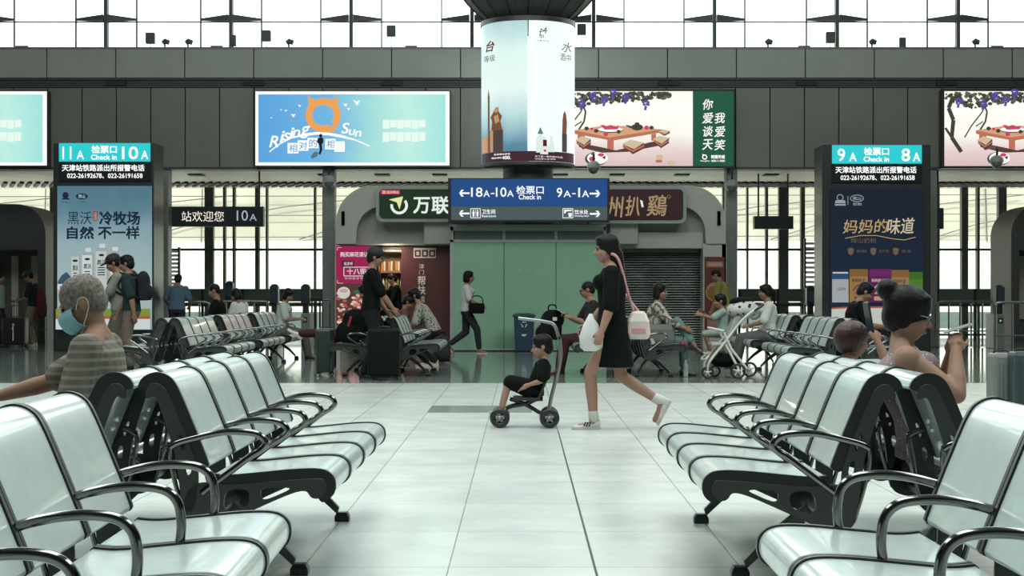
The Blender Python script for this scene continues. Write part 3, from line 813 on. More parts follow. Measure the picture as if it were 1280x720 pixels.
# ---- blue direction sign hung in front of the green glass
YSG = 31.4
sign_blue = lit('sign_blue', (0.022, 0.085, 0.27), 0.85); sign_grey = lit('sign_grey', (0.085, 0.125, 0.13), 0.8); signw = lit('sign_white', (0.92, 0.97, 1.0), 1.0)
sg, off = board('direction_sign', 560, 222.5, 762, 277.5, YSG, 0.3, frame_k, 'blue hanging sign with arrows to check in gates 18A-10A and 9A-1A', 'sign', None, 0.6)
def panel(r, off, x0, y0, x1, y1, Y, m_, nm, dep=0.012):
    a = W(x0, y1, Y); b = W(x1, y0, Y)
    q = MB(); q.span((a.x - off.x, Y - off.y - dep, a.z - off.z), (b.x - off.x, Y - off.y + .002, b.z - off.z)); return q.build(nm, m_, r)
panel(sg, off, 564, 224, 759, 257.7, YSG, sign_blue, 'blue_panel'); panel(sg, off, 564, 258, 759, 275, YSG, sign_grey, 'grey_panel')
A = Art(YSG - .012, off)
def arrow(A, x0, x1, y, m_, hh=4.2):
    s_ = 1 if x1 > x0 else -1
    A.poly([(x0, y - 1.1), (x1 - s_*3, y - 1.1), (x1 - s_*6, y - hh), (x1 - s_*2.6, y - hh), (x1, y), (x1 - s_*2.6, y + hh), (x1 - s_*6, y + hh), (x1 - s_*3, y + 1.1), (x0, y + 1.1)], m_)
arrow(A, 587, 574, 241.5, signw); arrow(A, 737, 750, 242, signw)
A.text('18', 589, 234.5, 603, 246, signw, .015); A.text('A', 604.5, 238, 612, 246, signw, .015); A.text('-', 613.5, 241.3, 618, 242.6, signw, .02); A.text('10', 620, 234.5, 633, 246, signw, .015); A.text('A', 634, 238, 642, 246, signw, .015)
A.text('检票口', 645.5, 232.5, 679.5, 242.5, signw, .022); A.text('Check in', 648.5, 243.3, 676, 249.3, signw, .03)
A.text('9', 696, 235, 702.5, 246.5, signw, .015); A.text('A', 704.5, 238.5, 713.5, 246.5, signw, .015); A.text('-', 715, 241.6, 719.5, 242.9, signw, .02); A.text('1', 722.8, 235, 724.8, 246.5, signw, .015); A.text('A', 727.5, 238.5, 736, 246.5, signw, .015)
arrow(A, 587, 574, 267, signw, 3.9); arrow(A, 737, 750, 267.5, signw, 3.9)
for x0, x1 in ((588.5, 600.5), (703.5, 716)):
    A.line([(x0, 261), (x1, 261), (x1, 272.5), (x0, 272.5), (x0, 261)], .8, signw)
for x in (592, 597): A.oval(x, 263.3, .9, .9, signw, 10); A.poly([(x - 1.5, 264.8), (x + 1.5, 264.8), (x + 1.1, 268), (x + .8, 271.3), (x - .8, 271.3), (x - 1.1, 268)], signw)
A.line([(594.5, 262), (594.5, 271.5)], .4, signw)
A.poly([(705, 262.5), (714.5, 262.5), (714.5, 264), (707.5, 264.5), (707, 267), (705, 267)], signw); A.poly([(710, 266.5), (714.8, 266.5), (714, 271.5), (710.8, 271.5)], signw)
A.text('卫生间', 602.5, 262, 619, 267.8, signw, .02); A.text('Restrooms', 602.5, 269, 620, 271.6, signw, .03)
A.text('饮水处', 718, 262.5, 735, 268.2, signw, .02); A.text('Drinking water', 718, 269.3, 736, 271.6, signw, .03)
A.build('lettering', sg)
for px in (585, 737):
    q = MB(); x = PX(px, YSG) - off.x
    q.tube([(x, 0.12, PZ(270, YSG) - off.z), (x, .30, PZ(272, YSG) - off.z), (x, .64, PZ(280, YSG) - off.z), (x, .66, 2.54 - off.z)], .025, 8); q.build('bracket', frame_k, sg)

# ---- two LED gate totems
cyan_l = lit('led_cyan', (0.03, 0.60, 0.64), 1.0); ledk = lit('led_black', (0.008, 0.012, 0.012), 1.0); ledw = lit('led_white', (1.0, 1.0, 1.0), 1.15)
def totem(x0, x1, px0, px1, ytop, ya, yb, yc, yd, pmat, left, right, label, ybot):
    Y = 32.0
    a = W(x0, 438, Y); b = W(x1, ytop, Y)
    r = root('gate_totem', ((a.x + b.x)/2, Y + .45, 0), label, 'advertising totem', 'gate totems')
    off = r.location.copy(); hx = (b.x - a.x)/2
    q = MB(); q.span((-hx, -.43, 0), (hx, .45, b.z)); q.build('cabinet', mat('totem_dark', (0.035, 0.04, 0.038), 0.35, 0.2), r, bevel=.015)
    panel(r, off, px0 + 1, ya, px1 - 1, yb, Y - .01, cyan_l, 'led_header', .02); panel(r, off, px0 + 1, yb + .3, px1 - 1, yc, Y - .01, ledk, 'led_ticker', .02)
    panel(r, off, px0 - 1, yd, px1 + 1, ybot, Y - .01, pmat, 'poster', .02)
    A = Art(Y - .03, off)
    w_ = px1 - px0
    def T(s, u0, v0, u1, v1, bold=.02): A.text(s, px0 + u0*w_, ya + v0, px0 + u1*w_, ya + v1, ledw, bold)
    if left == '11': T('11', .045, 4.5, .14, 20, .010)
    else: T(left, .07, 4.5, .15, 20, .012)
    T('A', .20, 9.5, .275, 20); T('检票口', .36, 3, .63, 12.5, .03); T('Check in', .355, 14.5, .63, 20.5, .035)
    T(right, .69 if len(right) > 1 else .77, 4.5, .86, 20); T('A', .895, 9.5, .97, 20)
    T('天津站铁路派出所报警电话', .045, 27, .93, 35, .025); T('022-26192678、022-26191658', .10, 38, .91, 44, .02)
    A.build('led_lettering', r)
    return r, off, Y - .03
def ledlines(m_): return m_
milk_m = lit_ramp('milk_poster', [(0.0, (0.30, 0.42, 0.45)), (0.3, (0.44, 0.58, 0.58)), (0.6, (0.36, 0.52, 0.56)), (0.85, (0.13, 0.28, 0.36)), (1.0, (0.10, 0.23, 0.30))], 2, 0.75, noise=0.35)
navy_m = lit_ramp('navy_poster', [(0.0, (0.007, 0.017, 0.042)), (1.0, (0.004, 0.010, 0.024))], 2, 0.9)
r, off, Y = totem(66, 192, 73, 189, 178, 179, 202, 226, 232.5, milk_m, '11', '10', 'dark totem with cyan 11A 10A header and pale blue milk advert', 412)
ink2 = lit('print_navy_ink', (0.012, 0.02, 0.045), 1.0); packw = lit('print_pack_white', (0.48, 0.51, 0.48), 1.0); packg = lit('print_pack_grey', (0.30, 0.35, 0.36), 1.0); grass_l = lit('print_meadow', (0.28, 0.36, 0.06), .7); snow_l = lit('print_snow', (0.7, 0.75, 0.75), .8); oran_l = lit('print_rust', (0.45, 0.12, 0.05), .8)
A = Art(Y - .002, off); A.layer = 1
A.oval(82, 244, 4, 4, ink2); A.poly([(77, 249.5), (88, 249.5), (86, 247.5), (79, 247.5)], ink2); A.text('辉山乳业', 77, 252, 88, 254, ink2); A.oval(102.5, 245.5, 7.5, 3.8, ink2); A.text('辉山', 98.5, 243.2, 106.5, 247.8, milk_white := lit('print_sky_pale', (0.42, 0.55, 0.57), .8), .03); A.text('一杯好奶', 98, 251.5, 107, 253.5, ink2)
A.text('黑沃', 85, 264.5, 115, 280.5, ink2, .0); A.text('冷牧场', 125, 264.5, 175, 281, ink2, .035); A.text('自然', 84.5, 283.5, 117.5, 298.5, ink2, .04); A.text('不一样', 123.5, 283, 174.5, 298.5, ink2, .035)
A.rect(117, 264, 122.5, 276, lit('print_stamp', (.40, .05, .05), .8)); A.text('全脂', 118, 265, 121.5, 275, packw); A.text('❄', 125, 264.5, 129.5, 269.5, ink2)
rn = random.Random(5)
A.poly([(73, 352), (78, 344), (84, 340), (90, 347), (96, 345), (104, 353), (104, 366), (73, 366)], lit('print_pines', (.05, .11, .16), .8))
A.rect(72.5, 355, 190, 362, snow_l); A.rect(72.5, 362, 190, 386, lit('print_ice', (.42, .52, .54), .8)); A.text('10℃', 76, 357, 86, 364, ink2, .03)
for k, (x0, y0, x1, cap) in enumerate(((90, 321, 102, 0), (104, 319, 119, 1), (121, 314, 138, 1), (140, 318, 152, 1), (155, 321, 170, 0))):
    A.rect(x0, y0, x1, 376, packw if k % 2 == 0 else snow_l); A.rect(x1 - (x1-x0)*.18, y0, x1, 376, packg)
    if cap:
        A.poly([(x0, y0), (x0 + 3, y0 - 5), (x1 - 3, y0 - 5), (x1, y0)], packg); A.rect((x0+x1)/2 - 3.5, y0 - 9, (x0+x1)/2 + 3.5, y0 - 4, snow_l)
    A.oval((x0+x1)/2 - 1, y0 + 5, 3.4, 1.5, ink2); A.text('黑沃', x0 + 2, y0 + 11, x1 - 3.5, y0 + 17, ink2, .02)
    for q in range(4): A.rect(x0 + 3, y0 + 20 + q*3, x1 - 5, y0 + 21.2 + q*3, ink2)
A.rect(72.5, 386, 190, 395, grass_l); A.rect(72.5, 395, 190, 398.5, oran_l); A.rect(72.5, 398.5, 190, 411.5, snow_l)
A.oval(84, 404, 4, 3.5, ink2)
A.build('artwork', r)

r, off, Y = totem(1028, 1164, 1039, 1153, 180.5, 181.5, 204.5, 228, 236.5, navy_m, '9', '8', 'dark totem with cyan 9A 8A header and navy milk powder advert', 412)
gold = lit('print_gold', (0.42, 0.30, 0.14), 1.0); gold2 = lit('print_gold_pale', (0.55, 0.48, 0.33), 1.0); dgold = lit('print_gold_dark', (0.13, 0.10, 0.07), 1.0); greyl = lit('print_logo', (0.30, 0.33, 0.36), 1.0)
A = Art(Y - .002, off); A.layer = 1
A.ring(1050, 247, 4.2, 4.2, 1, greyl); A.poly([(1043.5, 254), (1057, 254), (1056, 250.5), (1044.5, 250.5)], greyl); A.rect(1043.5, 255, 1057, 257, greyl); A.line([(1059.8, 245), (1059.8, 256)], .7, greyl)
A.ring(1071, 248, 8.5, 4.6, .9, greyl); A.text('辉山', 1066, 246, 1076, 250.4, greyl, .02); A.text('奶粉', 1066, 253.5, 1077, 257, greyl, .02)
A.text('妈妈的', 1053, 275, 1108, 292, gold, .01, .15, 1); A.text('味道', 1108, 273, 1141, 293, gold2, .01, .12, 1); A.oval(1108, 282, 1, 1, red_l, 8)
A.line([(1056, 298), (1075, 294.5), (1095, 294.5), (1115, 298.5), (1130, 300), (1144, 296.5)], .9, gold)
A.text('辉山奶粉', 1063, 297.5, 1095, 304, dgold, .0)
for k, x in enumerate((1063, 1091, 1119)):
    A.poly([(x - 4, 311), (x, 309.5), (x + 4, 311), (x + 3, 317), (x, 319.5), (x - 3, 317)], dgold); A.text(('新鲜', '生牛乳', '安全')[k], x + 7, 312, x + 20, 316, dgold)
pk = [(1039.5, 341, 1060, lit('print_can_white', (.50, .53, .54), .65), lit('print_can_blue', (.03, .10, .22), .65)), (1061, 337.5, 1084, lit('print_can_gold', (.42, .24, .07), .65), lit('print_can_gold_top', (.30, .15, .05), .65)), (1085, 337.5, 1113, lit('print_can_purple', (.14, .02, .15), .65), lit('print_can_purple_top', (.19, .03, .17), .65)), (1112, 338.5, 1135, lit('print_can_gold2', (.40, .25, .10), .65), lit('print_can_gold_top', (.30, .15, .05), .65)), (1135, 341, 1152.5, lit('print_can_green', (.10, .26, .04), .65), lit('print_can_green_top', (.07, .2, .03), .65))]
for k in (0, 4, 1, 3, 2):
    x0, y0, x1, c1, c2 = pk[k]
    A.rect(x0, y0, x1, 378, c1); A.rect(x0, y0, x1, y0 + 8, c2); A.rect(x0 + .6, y0 - 1, x1 - .6, y0 + 1, packw if k == 0 else c2)
    if k in (1, 2, 3):
        sw = gold if k == 2 else lit('print_can_swirl', (.14, .05, .16), .9)
        A.line([(x0 + 4, y0 + 26), (x0 + 9, y0 + 20), (x0 + 16, y0 + 18), (x0 + 18, y0 + 11)], 2.0, sw); A.poly([(x0 + 6, y0 + 30), (x0 + 12, y0 + 23), (x0 + 19, y0 + 22), (x0 + 15, y0 + 30)], sw)
        A.text('妈妈的', x0 + 3, y0 + 11, x0 + 15, y0 + 15, gold2 if k == 2 else ink2, .02)
        A.rect(x0 + 6, y0 + 33, x1 - 6, y0 + 38, sw)
    if k == 0: A.text('儿童成长', x0 + 5, y0 + 18, x1 - 3, y0 + 22, ink2); A.rect(x0, y0 + 27, x1, 378, lit('print_can_grey', (.36, .40, .42), .9))
A.poly([(1038, 384.5), (1060, 383.2), (1100, 383), (1154, 384.5), (1154, 386.5), (1100, 385), (1060, 385.2), (1038, 386.5)], oran_l); A.poly([(1038, 386.5), (1060, 385.2), (1100, 385), (1154, 386.5), (1154, 411.5), (1038, 411.5)], packw)
A.build('artwork', r)

# ---- LED boards over the gates
def gateboard(x0, x1, y0, y1, Y, words, label):
    r, off = board('gate_board', x0, y0, x1, y1, Y, .25, ledk, label, 'LED sign', 'gate boards', .6)
    A = Art(Y, off)
    for st, a, b, c, d, m_ in words: A.text(st, a, c, b, d, m_, .0)
    if words: A.build('lettering', r)
    for px in (x0 + 6, x1 - 6):
        q = MB(); x = PX(px, Y) - off.x; q.tube([(x, 0, PZ(y0, Y) - off.z), (x, 0, ZB - off.z)], .02, 8); q.build('hanger', frame_k, r)
gateboard(203, 329, 258, 283, 34.9, [('站欢迎您', 227, 280, 264, 277, lit('led_warm', (.95, .86, .76), 1)), ('10', 296, 310, 263, 276, lit('led_dim', (.40, .42, .55), 1)), ('A', 312, 321, 267.5, 276, lit('led_dim', (.40, .42, .55), 1))], 'black LED board with white characters and 10A above the left gate')
gateboard(943, 992, 270, 286, 36.0, [], 'dark unlit board above the right gate')
gateboard(1166, 1180, 260, 286, 34.9, [], 'small dark board right of the navy totem')
# ================================================================ SHOP FRONTS, GLASS ENCLOSURE, GATES
YK = 33.0
V3 = Vector
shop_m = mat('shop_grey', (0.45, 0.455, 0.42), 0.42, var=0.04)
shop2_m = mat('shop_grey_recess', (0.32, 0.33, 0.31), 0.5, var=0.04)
maroon = mat('maroon_board', (0.075, 0.018, 0.022), 0.45, var=0.1, scale=2)
def XZ(px, py, Y=YK): return (PX(px, Y), PZ(py, Y))
def arc_px(cx, cy, r, a0, a1, n=10): return [(cx + r*math.cos(R(a0 + (a1-a0)*k/n)), cy - r*math.sin(R(a0 + (a1-a0)*k/n))) for k in range(n + 1)]

def shopfront(name, mirror, label):
    """rounded portal; px frame of the left shop, mirrored about px 663.5 for the right one"""
    fx = (lambda x: 1327.5 - x) if mirror else (lambda x: x)
    r = root(name, (PX(fx(490), YK), YK + 1.0, 0), label, 'shop front', 'storefronts beside the green glass')
    off = r.location.copy()
    def P(pts): return [(PX(fx(x), YK) - off.x, PZ(y, YK)) for x, y in pts]
    outer = [(565, 305), (565, 232)] + arc_px(466, 278, 46, 90, 180, 12) + [(420, 305), (445, 305)] + [(x, y) for x, y in arc_px(478, 290, 32, 180, 90, 8)] + [(530, 258), (530, 305)]
    m = MB(); m.prism(P(outer), -1.0, -.7); m.build('portal', shop_m, r, bevel=.01)
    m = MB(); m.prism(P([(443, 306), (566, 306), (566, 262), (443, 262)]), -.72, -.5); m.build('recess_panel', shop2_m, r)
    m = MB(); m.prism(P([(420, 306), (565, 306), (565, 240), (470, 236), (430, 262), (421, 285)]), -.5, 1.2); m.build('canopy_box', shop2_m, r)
    m = MB(); m.prism(P([(419.5, 438.5), (424.5, 438.5), (424.5, 304), (419.5, 304)]), -.95, 1.2); m.build('jamb', shop_m, r)
    q = MB(); 
    for k in range(3):
        q.prism(P([(427 - k*0, 282), (431, 282), (431, 264), (427, 264)]), -1.04 + k*0, -1.0)
    q.build('lamp', mat('lamp_bezel', (.05, .055, .05), .3), r, bevel=.01)
    return r, off, P
LSH, loff, LP = shopfront('storefront', False, 'grey rounded shop front with green sign and maroon wall, left of the glass')
RSH, roff, RP = shopfront('storefront', True, 'grey rounded shop front with closed roller shutter, right of the glass')
# left shop inside
m = MB(); m.prism(LP([(497, 439), (563, 439), (563, 279), (490, 279), (490, 290), (500, 312)]), -.62, -.5); m.build('maroon_wall', maroon, LSH)
m = MB(); m.prism(LP([(424, 438), (566, 438), (566, 300), (424, 300)]), 1.1, 1.2); m.build('back_wall', mat('shop_dark', (.05, .05, .045), .7), LSH)
m = MB()
for k in range(5): m.prism(LP([(474, 294 + k*4.2 + 3.2), (502, 294 + k*4.2 + 3.2), (502, 294 + k*4.2), (474, 294 + k*4.2)]), -.45, -.40)
m.build('raised_shutter', mat('shutter_alu', (.30, .32, .31), .35, .6), LSH)
m = MB(); m.prism(LP([(420, 405.5), (466, 405.5), (466, 307.5), (420, 307.5)]), -1.0, -.93); m.build('poster_panel', lit('poster_pink', (.36, .022, .10), .8), LSH)
A = Art(YK, loff); A.layer = 2
pinkw = lit('poster_pale', (.80, .72, .72), .8)
A.text('购买麻花请认准', 425.5, 315, 466, 321, pinkw, .03); A.rect(427, 326, 443, 333, lit('poster_plum', (.10, .02, .06), .8)); A.text('桂发祥', 430, 327.5, 441, 331.5, pinkw, .02)
A.line([(430, 334), (463, 334), (463, 345), (430, 345), (430, 334)], 1.0, pinkw); A.text('十八街', 434, 335.5, 458, 343, pinkw, .03); A.text('中华老字号品牌', 431, 346.5, 464, 349.5, pinkw)
A.line([(422, 350), (422, 354), (429, 354)], .6, pinkw); A.line([(422, 313), (422, 309.5), (427, 309.5)], .6, pinkw)
A.rect(420.5, 354.5, 465.5, 405, lit('poster_dark', (.10, .05, .035), .8))
rn = random.Random(11)
fl_ = [lit('twist_%d' % k, c, .85) for k, c in enumerate(((.60, .22, .20), (.75, .42, .36), (.42, .10, .10), (.85, .62, .52)))]
for k in range(190):
    x = rn.uniform(422.5, 463.5); y = rn.uniform(366, 403); q = rn.uniform(1.6, 3.4); A.layer = 9 + k % 9
    A.poly([(x + q*math.cos(t*PI/3 + k), y + .7*q*math.sin(t*PI/3 + k)) for t in range(6)], fl_[k % 4])
A.layer = 20; A.poly([(440, 366), (452, 358), (464, 356), (464, 364), (450, 368)], lit('poster_leaf', (.05, .16, .08), .8))
A.oval(430, 366, 8, 7.5, lit('poster_bowl', (.70, .68, .62), .8)); A.oval(430, 363.5, 7.5, 4, pinkw); A.oval(430, 363.5, 5.5, 2.6, lit('poster_tea', (.55, .45, .38), .8))
A.build('poster_print', LSH)
A = Art(YK + .38, loff); A.layer = 1
silver = mat('silver_print', (.62, .58, .57), .5)
A.rect(517, 310, 545, 322.5, silver); 
for k in range(3): A.rect(518.5 + k*9, 312.5, 526 + k*9, 321, maroon); A.rect(520.5 + k*9, 314.5, 524 + k*9, 319, silver)
A.text('津', 524, 330, 530, 336, silver); A.text('门', 524, 337.5, 530, 343, silver); A.text('帮', 522.5, 345, 532, 356, silver, .02); A.text('扶', 522.5, 357, 532, 368, silver, .02); A.text('馆', 524, 370, 531, 378, silver)
A.build('lettering', LSH)
# shelf unit with goods
sh = root('goods_shelf', (PX(490, 33.7), 33.75, 0), 'wooden shop shelf with boxed goods behind the man in the cap', 'shelf')
so = sh.location.copy()
woodm = mat('shelf_wood', (.22, .12, .05), .5)
m = MB(); a = PX(474, 33.7) - so.x; b = PX(507, 33.7) - so.x
for py in (340, 361, 383, 410): m.span((a, -.2, PZ(py, 33.7) - .02), (b, .2, PZ(py, 33.7) + .02))
m.build('shelf_board', woodm, sh)
for x in (a, b - .03):
    q = MB(); q.span((x, -.2, 0), (x + .03, .2, PZ(312, 33.7))); q.build('side_panel', woodm, sh)
m = MB(); m.span((a, .18, 0), (b, .2, PZ(312, 33.7))); m.build('back_panel', mat('shelf_back', (.30, .2, .1), .6), sh)
goods = [mat('carton_orange', (.50, .22, .05), .5), mat('carton_cream', (.55, .50, .42), .5), mat('carton_brown', (.16, .07, .03), .5), mat('carton_green', (.16, .22, .05), .5)]
for k in range(9):
    x = a + .07 + k*.05; q = MB(); q.box((x, -.08, PZ(340, 33.7) + .021 + .10), (.040, .14, .20))
    o = q.build('carton', goods[k % 3], None, bevel=.003); o.location = so
    tag(o, 'upright carton on the top shelf behind the man in the cap', 'carton', 'cartons on the shop shelf')
for k in range(7):
    x = a + .09 + k*.062; q = MB(); z = PZ(361, 33.7) + .021
    q.lathe([(.022, z), (.024, z + .02), (.024, z + .13), (.010, z + .17), (.010, z + .20)], (x, -.08, 0), 12)
    o = q.build('bottle', goods[3 if k % 2 else 1], None, smooth=40); o.location = so
    tag(o, 'small bottle on the middle shelf behind the man in the cap', 'bottle', 'bottles on the shop shelf')
q = MB(); q.span((a + .02, -.28, 0), (b - .02, -.22, PZ(383, 33.7)));
o = MB().span((0, 0, 0), (.32, .28, .21)).build('carton', mat('carton_kraft', (.36, .28, .19), .6), None, bevel=.006); o.location = (so.x - .12, so.y - .2, PZ(383, 33.7) + .021)
tag(o, 'large kraft carton on the lowest shelf behind the man in the cap', 'carton')
lamp = bpy.data.lights.new('shop_lamp', 'AREA'); lamp.size = .28; lamp.energy = 16; lamp.color = (1, .85, .6)
lo = bpy.data.objects.new('shop_lamp', lamp); lo.location = (PX(488, 33.0), 33.0, PZ(303, 33.0)); COL.objects.link(lo)
# green sign of the left shop, maroon sign of the right shop
grn = mat('sign_green', (.020, .055, .022), .3, var=.05); rim = mat('sign_rim', (.36, .40, .37), .3)
def shopsign(x0, y0, x1, y1, Y, m_, label):
    a = W(x0, y1, Y); b = W(x1, y0, Y)
    r = root('shop_sign', ((a.x + b.x)/2, Y + .1, a.z), label, 'sign'); off = r.location.copy()
    hx = (b.x - a.x)/2; H = b.z - a.z
    q = MB(); q.prism(rounded_rect(-hx - .07, -.07, hx + .07, H + .07, .14), -.08, .1); q.build('rim', rim, r)
    q = MB(); q.prism(rounded_rect(-hx, 0, hx, H, .09), -.1, -.07); q.build('sign_face', m_, r)
    return r, off
YSS = YK - .21
r, off = shopsign(474, 236.5, 640, 273, YSS, grn, 'dark green shop sign with white characters and a swoosh emblem')
A = Art(YSS, off); A.layer = 1
sw_ = lit('sign_glow', (.85, .92, .86), .9); yel = lit('sign_yellow', (.80, .85, .40), .9); redp = lit('sign_red', (.55, .04, .07), .9)
A.rect(476, 237.5, 500, 243, redp); A.oval(480, 240.2, 2, 2, sw_, 12); A.oval(480, 240.2, 1.2, 1.2, redp, 10); A.text('国货精品', 483.5, 238.6, 498.5, 242, sw_)
A.ring(499, 257, 11, 11, 3.4, sw_, 24, -40, 190); A.poly([(486, 249.5), (504, 245.5), (499.5, 262), (496, 253)], yel)
A.text('万', 517, 247, 537, 266.5, sw_, .03); A.text('联', 540, 246, 561, 267, sw_, .03); A.text('超市', 566, 246, 612, 267, sw_, .03)
A.build('lettering', r)
r, off = shopsign(690, 236.5, 854, 275, YSS, mat('sign_maroon', (.055, .013, .016), .35), 'maroon shop sign with gold characters right of the blue sign')
A = Art(YSS, off); A.layer = 1; gp = lit('gold_letter_glow', (.38, .27, .15), .9)  # gold letters get a mild glow of their own to stay readable
A.text('德', 714, 243, 744, 270, gp, 0, .1); A.text('州', 757, 246, 777, 272, gp, .015, .1); A.text('扒', 781, 245, 799, 270, gp, .015, .1); A.poly([(800, 250), (803, 251), (804.5, 259), (802, 259)], sw_); A.text('鷄', 808, 244, 832, 270, gp, .015, .1); A.ring(836, 246, 2.2, 2.2, .5, gp, 12)
A.build('lettering', r)
# right shop: roller shutter, pillar with poster
m = MB()
for k in range(38):
    z = .03 + k*.052
    xa = PX(757, YK) - roff.x; xb = PX(879, YK) - roff.x
    pr = [(-.49, z), (-.512, z + .008), (-.520, z + .022), (-.514, z + .038), (-.49, z + .050)]
    m.loft([[V3((x, y, zz)) for y, zz in pr] for x in (xa, xb)])
m.span((PX(757, YK) - roff.x, -.49, 0), (PX(880, YK) - roff.x, -.46, PZ(290, YK)))
m.build('roller_shutter', mat('shutter_metal', (.16, .17, .16), .25, .9, var=.25, scale=2.5, bump=.15), RSH)
m = MB(); m.prism([(PX(879, YK) - roff.x, 0), (PX(909, YK) - roff.x, 0), (PX(909, YK) - roff.x, PZ(304, YK)), (PX(879, YK) - roff.x, PZ(304, YK))], -.95, -.45); m.build('pillar', shop_m, RSH, bevel=.01)
m = MB(); m.prism([(PX(760, YK) - roff.x, PZ(310, YK)), (PX(880, YK) - roff.x, PZ(310, YK)), (PX(880, YK) - roff.x, PZ(290, YK)), (PX(760, YK) - roff.x, PZ(290, YK))], -.8, -.4); m.build('lintel', shop_m, RSH)
m = MB(); m.prism([(PX(881, YK) - roff.x, PZ(421, YK)), (PX(906, YK) - roff.x, PZ(421, YK)), (PX(906, YK) - roff.x, PZ(321, YK)), (PX(881, YK) - roff.x, PZ(321, YK))], -.98, -.95); m.build('poster_panel', mat('poster_maroon', (.12, .025, .02), .4), RSH)
A = Art(YK + .02, roff); A.layer = 1
A.rect(883, 327, 904, 334, mat('poster_tan', (.30, .16, .12), .5)); A.text('德州扒鸡', 885, 329, 902, 332.5, gp); A.oval(893, 365, 11, 12, mat('poster_ochre', (.36, .22, .06), .5)); A.oval(891, 366, 7, 8, mat('poster_brown', (.22, .10, .03), .5)); A.rect(884, 395, 903, 416, mat('poster_tan', (.30, .16, .12), .5))
A.build('poster_print', RSH)

# ---- green glass enclosure at the foot of the column
YE = 32.0
ge = root('glass_enclosure', (PX(660, YE), YE + 1.05, 0), 'green frosted glass enclosure under the blue direction sign', 'glass enclosure')
go = ge.location.copy()
def green_glass():
    m_ = bpy.data.materials.new('green_glass'); m_.use_nodes = True; nt = m_.node_tree; b = nt.nodes['Principled BSDF']
    tc = nt.nodes.new('ShaderNodeTexCoord'); no = nt.nodes.new('ShaderNodeTexNoise'); no.inputs['Scale'].default_value = .8
    nt.links.new(tc.outputs['Object'], no.inputs['Vector'])
    rp = nt.nodes.new('ShaderNodeValToRGB'); rp.color_ramp.elements[0].color = (.26, .46, .325, 1); rp.color_ramp.elements[1].color = (.31, .53, .385, 1)
    nt.links.new(no.outputs['Fac'], rp.inputs['Fac']); nt.links.new(rp.outputs['Color'], b.inputs['Base Color'])
    b.inputs['Roughness'].default_value = .06; b.inputs['Specular IOR Level'].default_value = .45
    return m_
gg = green_glass(); alu = mat('white_aluminium', (.42, .46, .44), .35, .2)
xs = [566.5, 630, 695, 755]
for a, b in zip(xs, xs[1:]):
    m = MB(); m.span((PX(a, YE) - go.x + .006, -1.04, .03), (PX(b, YE) - go.x - .006, -1.02, PZ(302, YE))); m.build('glass_pane', gg, ge)
    m = MB(); m.span((PX(a, YE) - go.x + .03, -1.03, PZ(300, YE)), (PX(b, YE) - go.x - .03, -1.015, PZ(288, YE))); m.build('transom_panel', mat('transom_grey', (.16, .18, .17), .3), ge)
m = MB()
x0 = PX(562.5, YE) - go.x; x1 = PX(758, YE) - go.x
m.span((x0, -1.06, PZ(303, YE)), (x1, -.98, PZ(299.5, YE))); m.span((x0, -1.06, PZ(288.5, YE)), (x1, -.98, PZ(283, YE)))
m.span((x0, -1.06, 0), (PX(567, YE) - go.x, -.98, PZ(283, YE))); m.span((PX(754, YE) - go.x, -1.06, 0), (x1, -.98, PZ(283, YE)))
m.span((x0, -1.05, 0), (x1, -.99, .035))
for a in (630, 695): m.span((PX(a - 1.8, YE) - go.x, -1.055, PZ(300, YE)), (PX(a + 1.8, YE) - go.x, -.99, PZ(288, YE)))
m.build('frame', alu, ge, bevel=.006)
for x in (x0 + .01, x1 - .04):
    m = MB(); m.span((x, -.98, 0), (x + .03, -.02, PZ(283, YE))); m.build('side_pane', gg, ge)
m = MB(); m.span((x0, -1.0, PZ(283, YE)), (x1, .0, PZ(283, YE) + .04)); m.build('roof', alu, ge)
m = MB(); m.span((x0, -.04, 0), (x1, 0, PZ(283, YE))); m.build('back_panel', mat('enclosure_back', (.10, .15, .13), .6), ge)
A = Art(YE + .01, go); A.layer = 1
frost = mat('frost_dot', (.5, .62, .56), .4)
for k in range(3): A.oval(650 + k*11, 337.5, .9, .9, frost, 10)
A.rect(566.8, 437.4, 754, 439, mat('kick_strip', (.03, .035, .033), .4), 1)
A.build('decal', ge)

# ---- dim kiosks at the two edges of the picture
def edge_kiosk(x0, x1, side, label):
    Y = 36.2
    r = root('kiosk', (PX((x0 + x1)/2, Y), Y + .8, 0), label, 'kiosk', 'kiosks behind the gates'); off = r.location.copy()
    dk = mat('kiosk_dark', (.055, .058, .055), .5)
    def q(x, y): return (PX(x, Y) - off.x, PZ(y, Y))
    if side > 0: outer = [(x0, 255)] + arc_px(x1 - 38, 293, 38, 90, 0, 10) + [(x1, 434), (x1 - 10, 434), (x1 - 10, 312), (x0, 312)]
    else: outer = [(x1, 255)] + [(2*x0 + 38*1 - x + (0), y) for x, y in arc_px(x0, 293, 38, 90, 0, 10)] + [(x0, 434), (x0 + 10, 434), (x0 + 10, 312), (x1, 312)]
    m = MB(); m.prism([q(*p) for p in outer], -.8, .8); m.build('portal', dk, r)
    m = MB(); m.prism([q(x0, 434), q(x1 - 2, 434), q(x1 - 2, 298), q(x0, 298)] if side > 0 else [q(x0 + 2, 434), q(x1, 434), q(x1, 298), q(x0 + 2, 298)], .7, .8)
    m.build('back_wall', mat('kiosk_back', (.10, .10, .09), .6), r)
    for k in range(3):
        xa = x0 + (x1 - x0)*(.2 + .22*k) if side > 0 else x0 + (x1 - x0)*(.3 + .22*k)
        m = MB(); m.prism([q(xa, 400), q(xa + 9, 400), q(xa + 9, 318), q(xa, 318)], .62, .70); m.build('blind', mat('blind_cream', (.45, .42, .36), .6), r)
    return r
edge_kiosk(-60, 57, 1, 'dim grey kiosk with a rounded corner at the left edge')
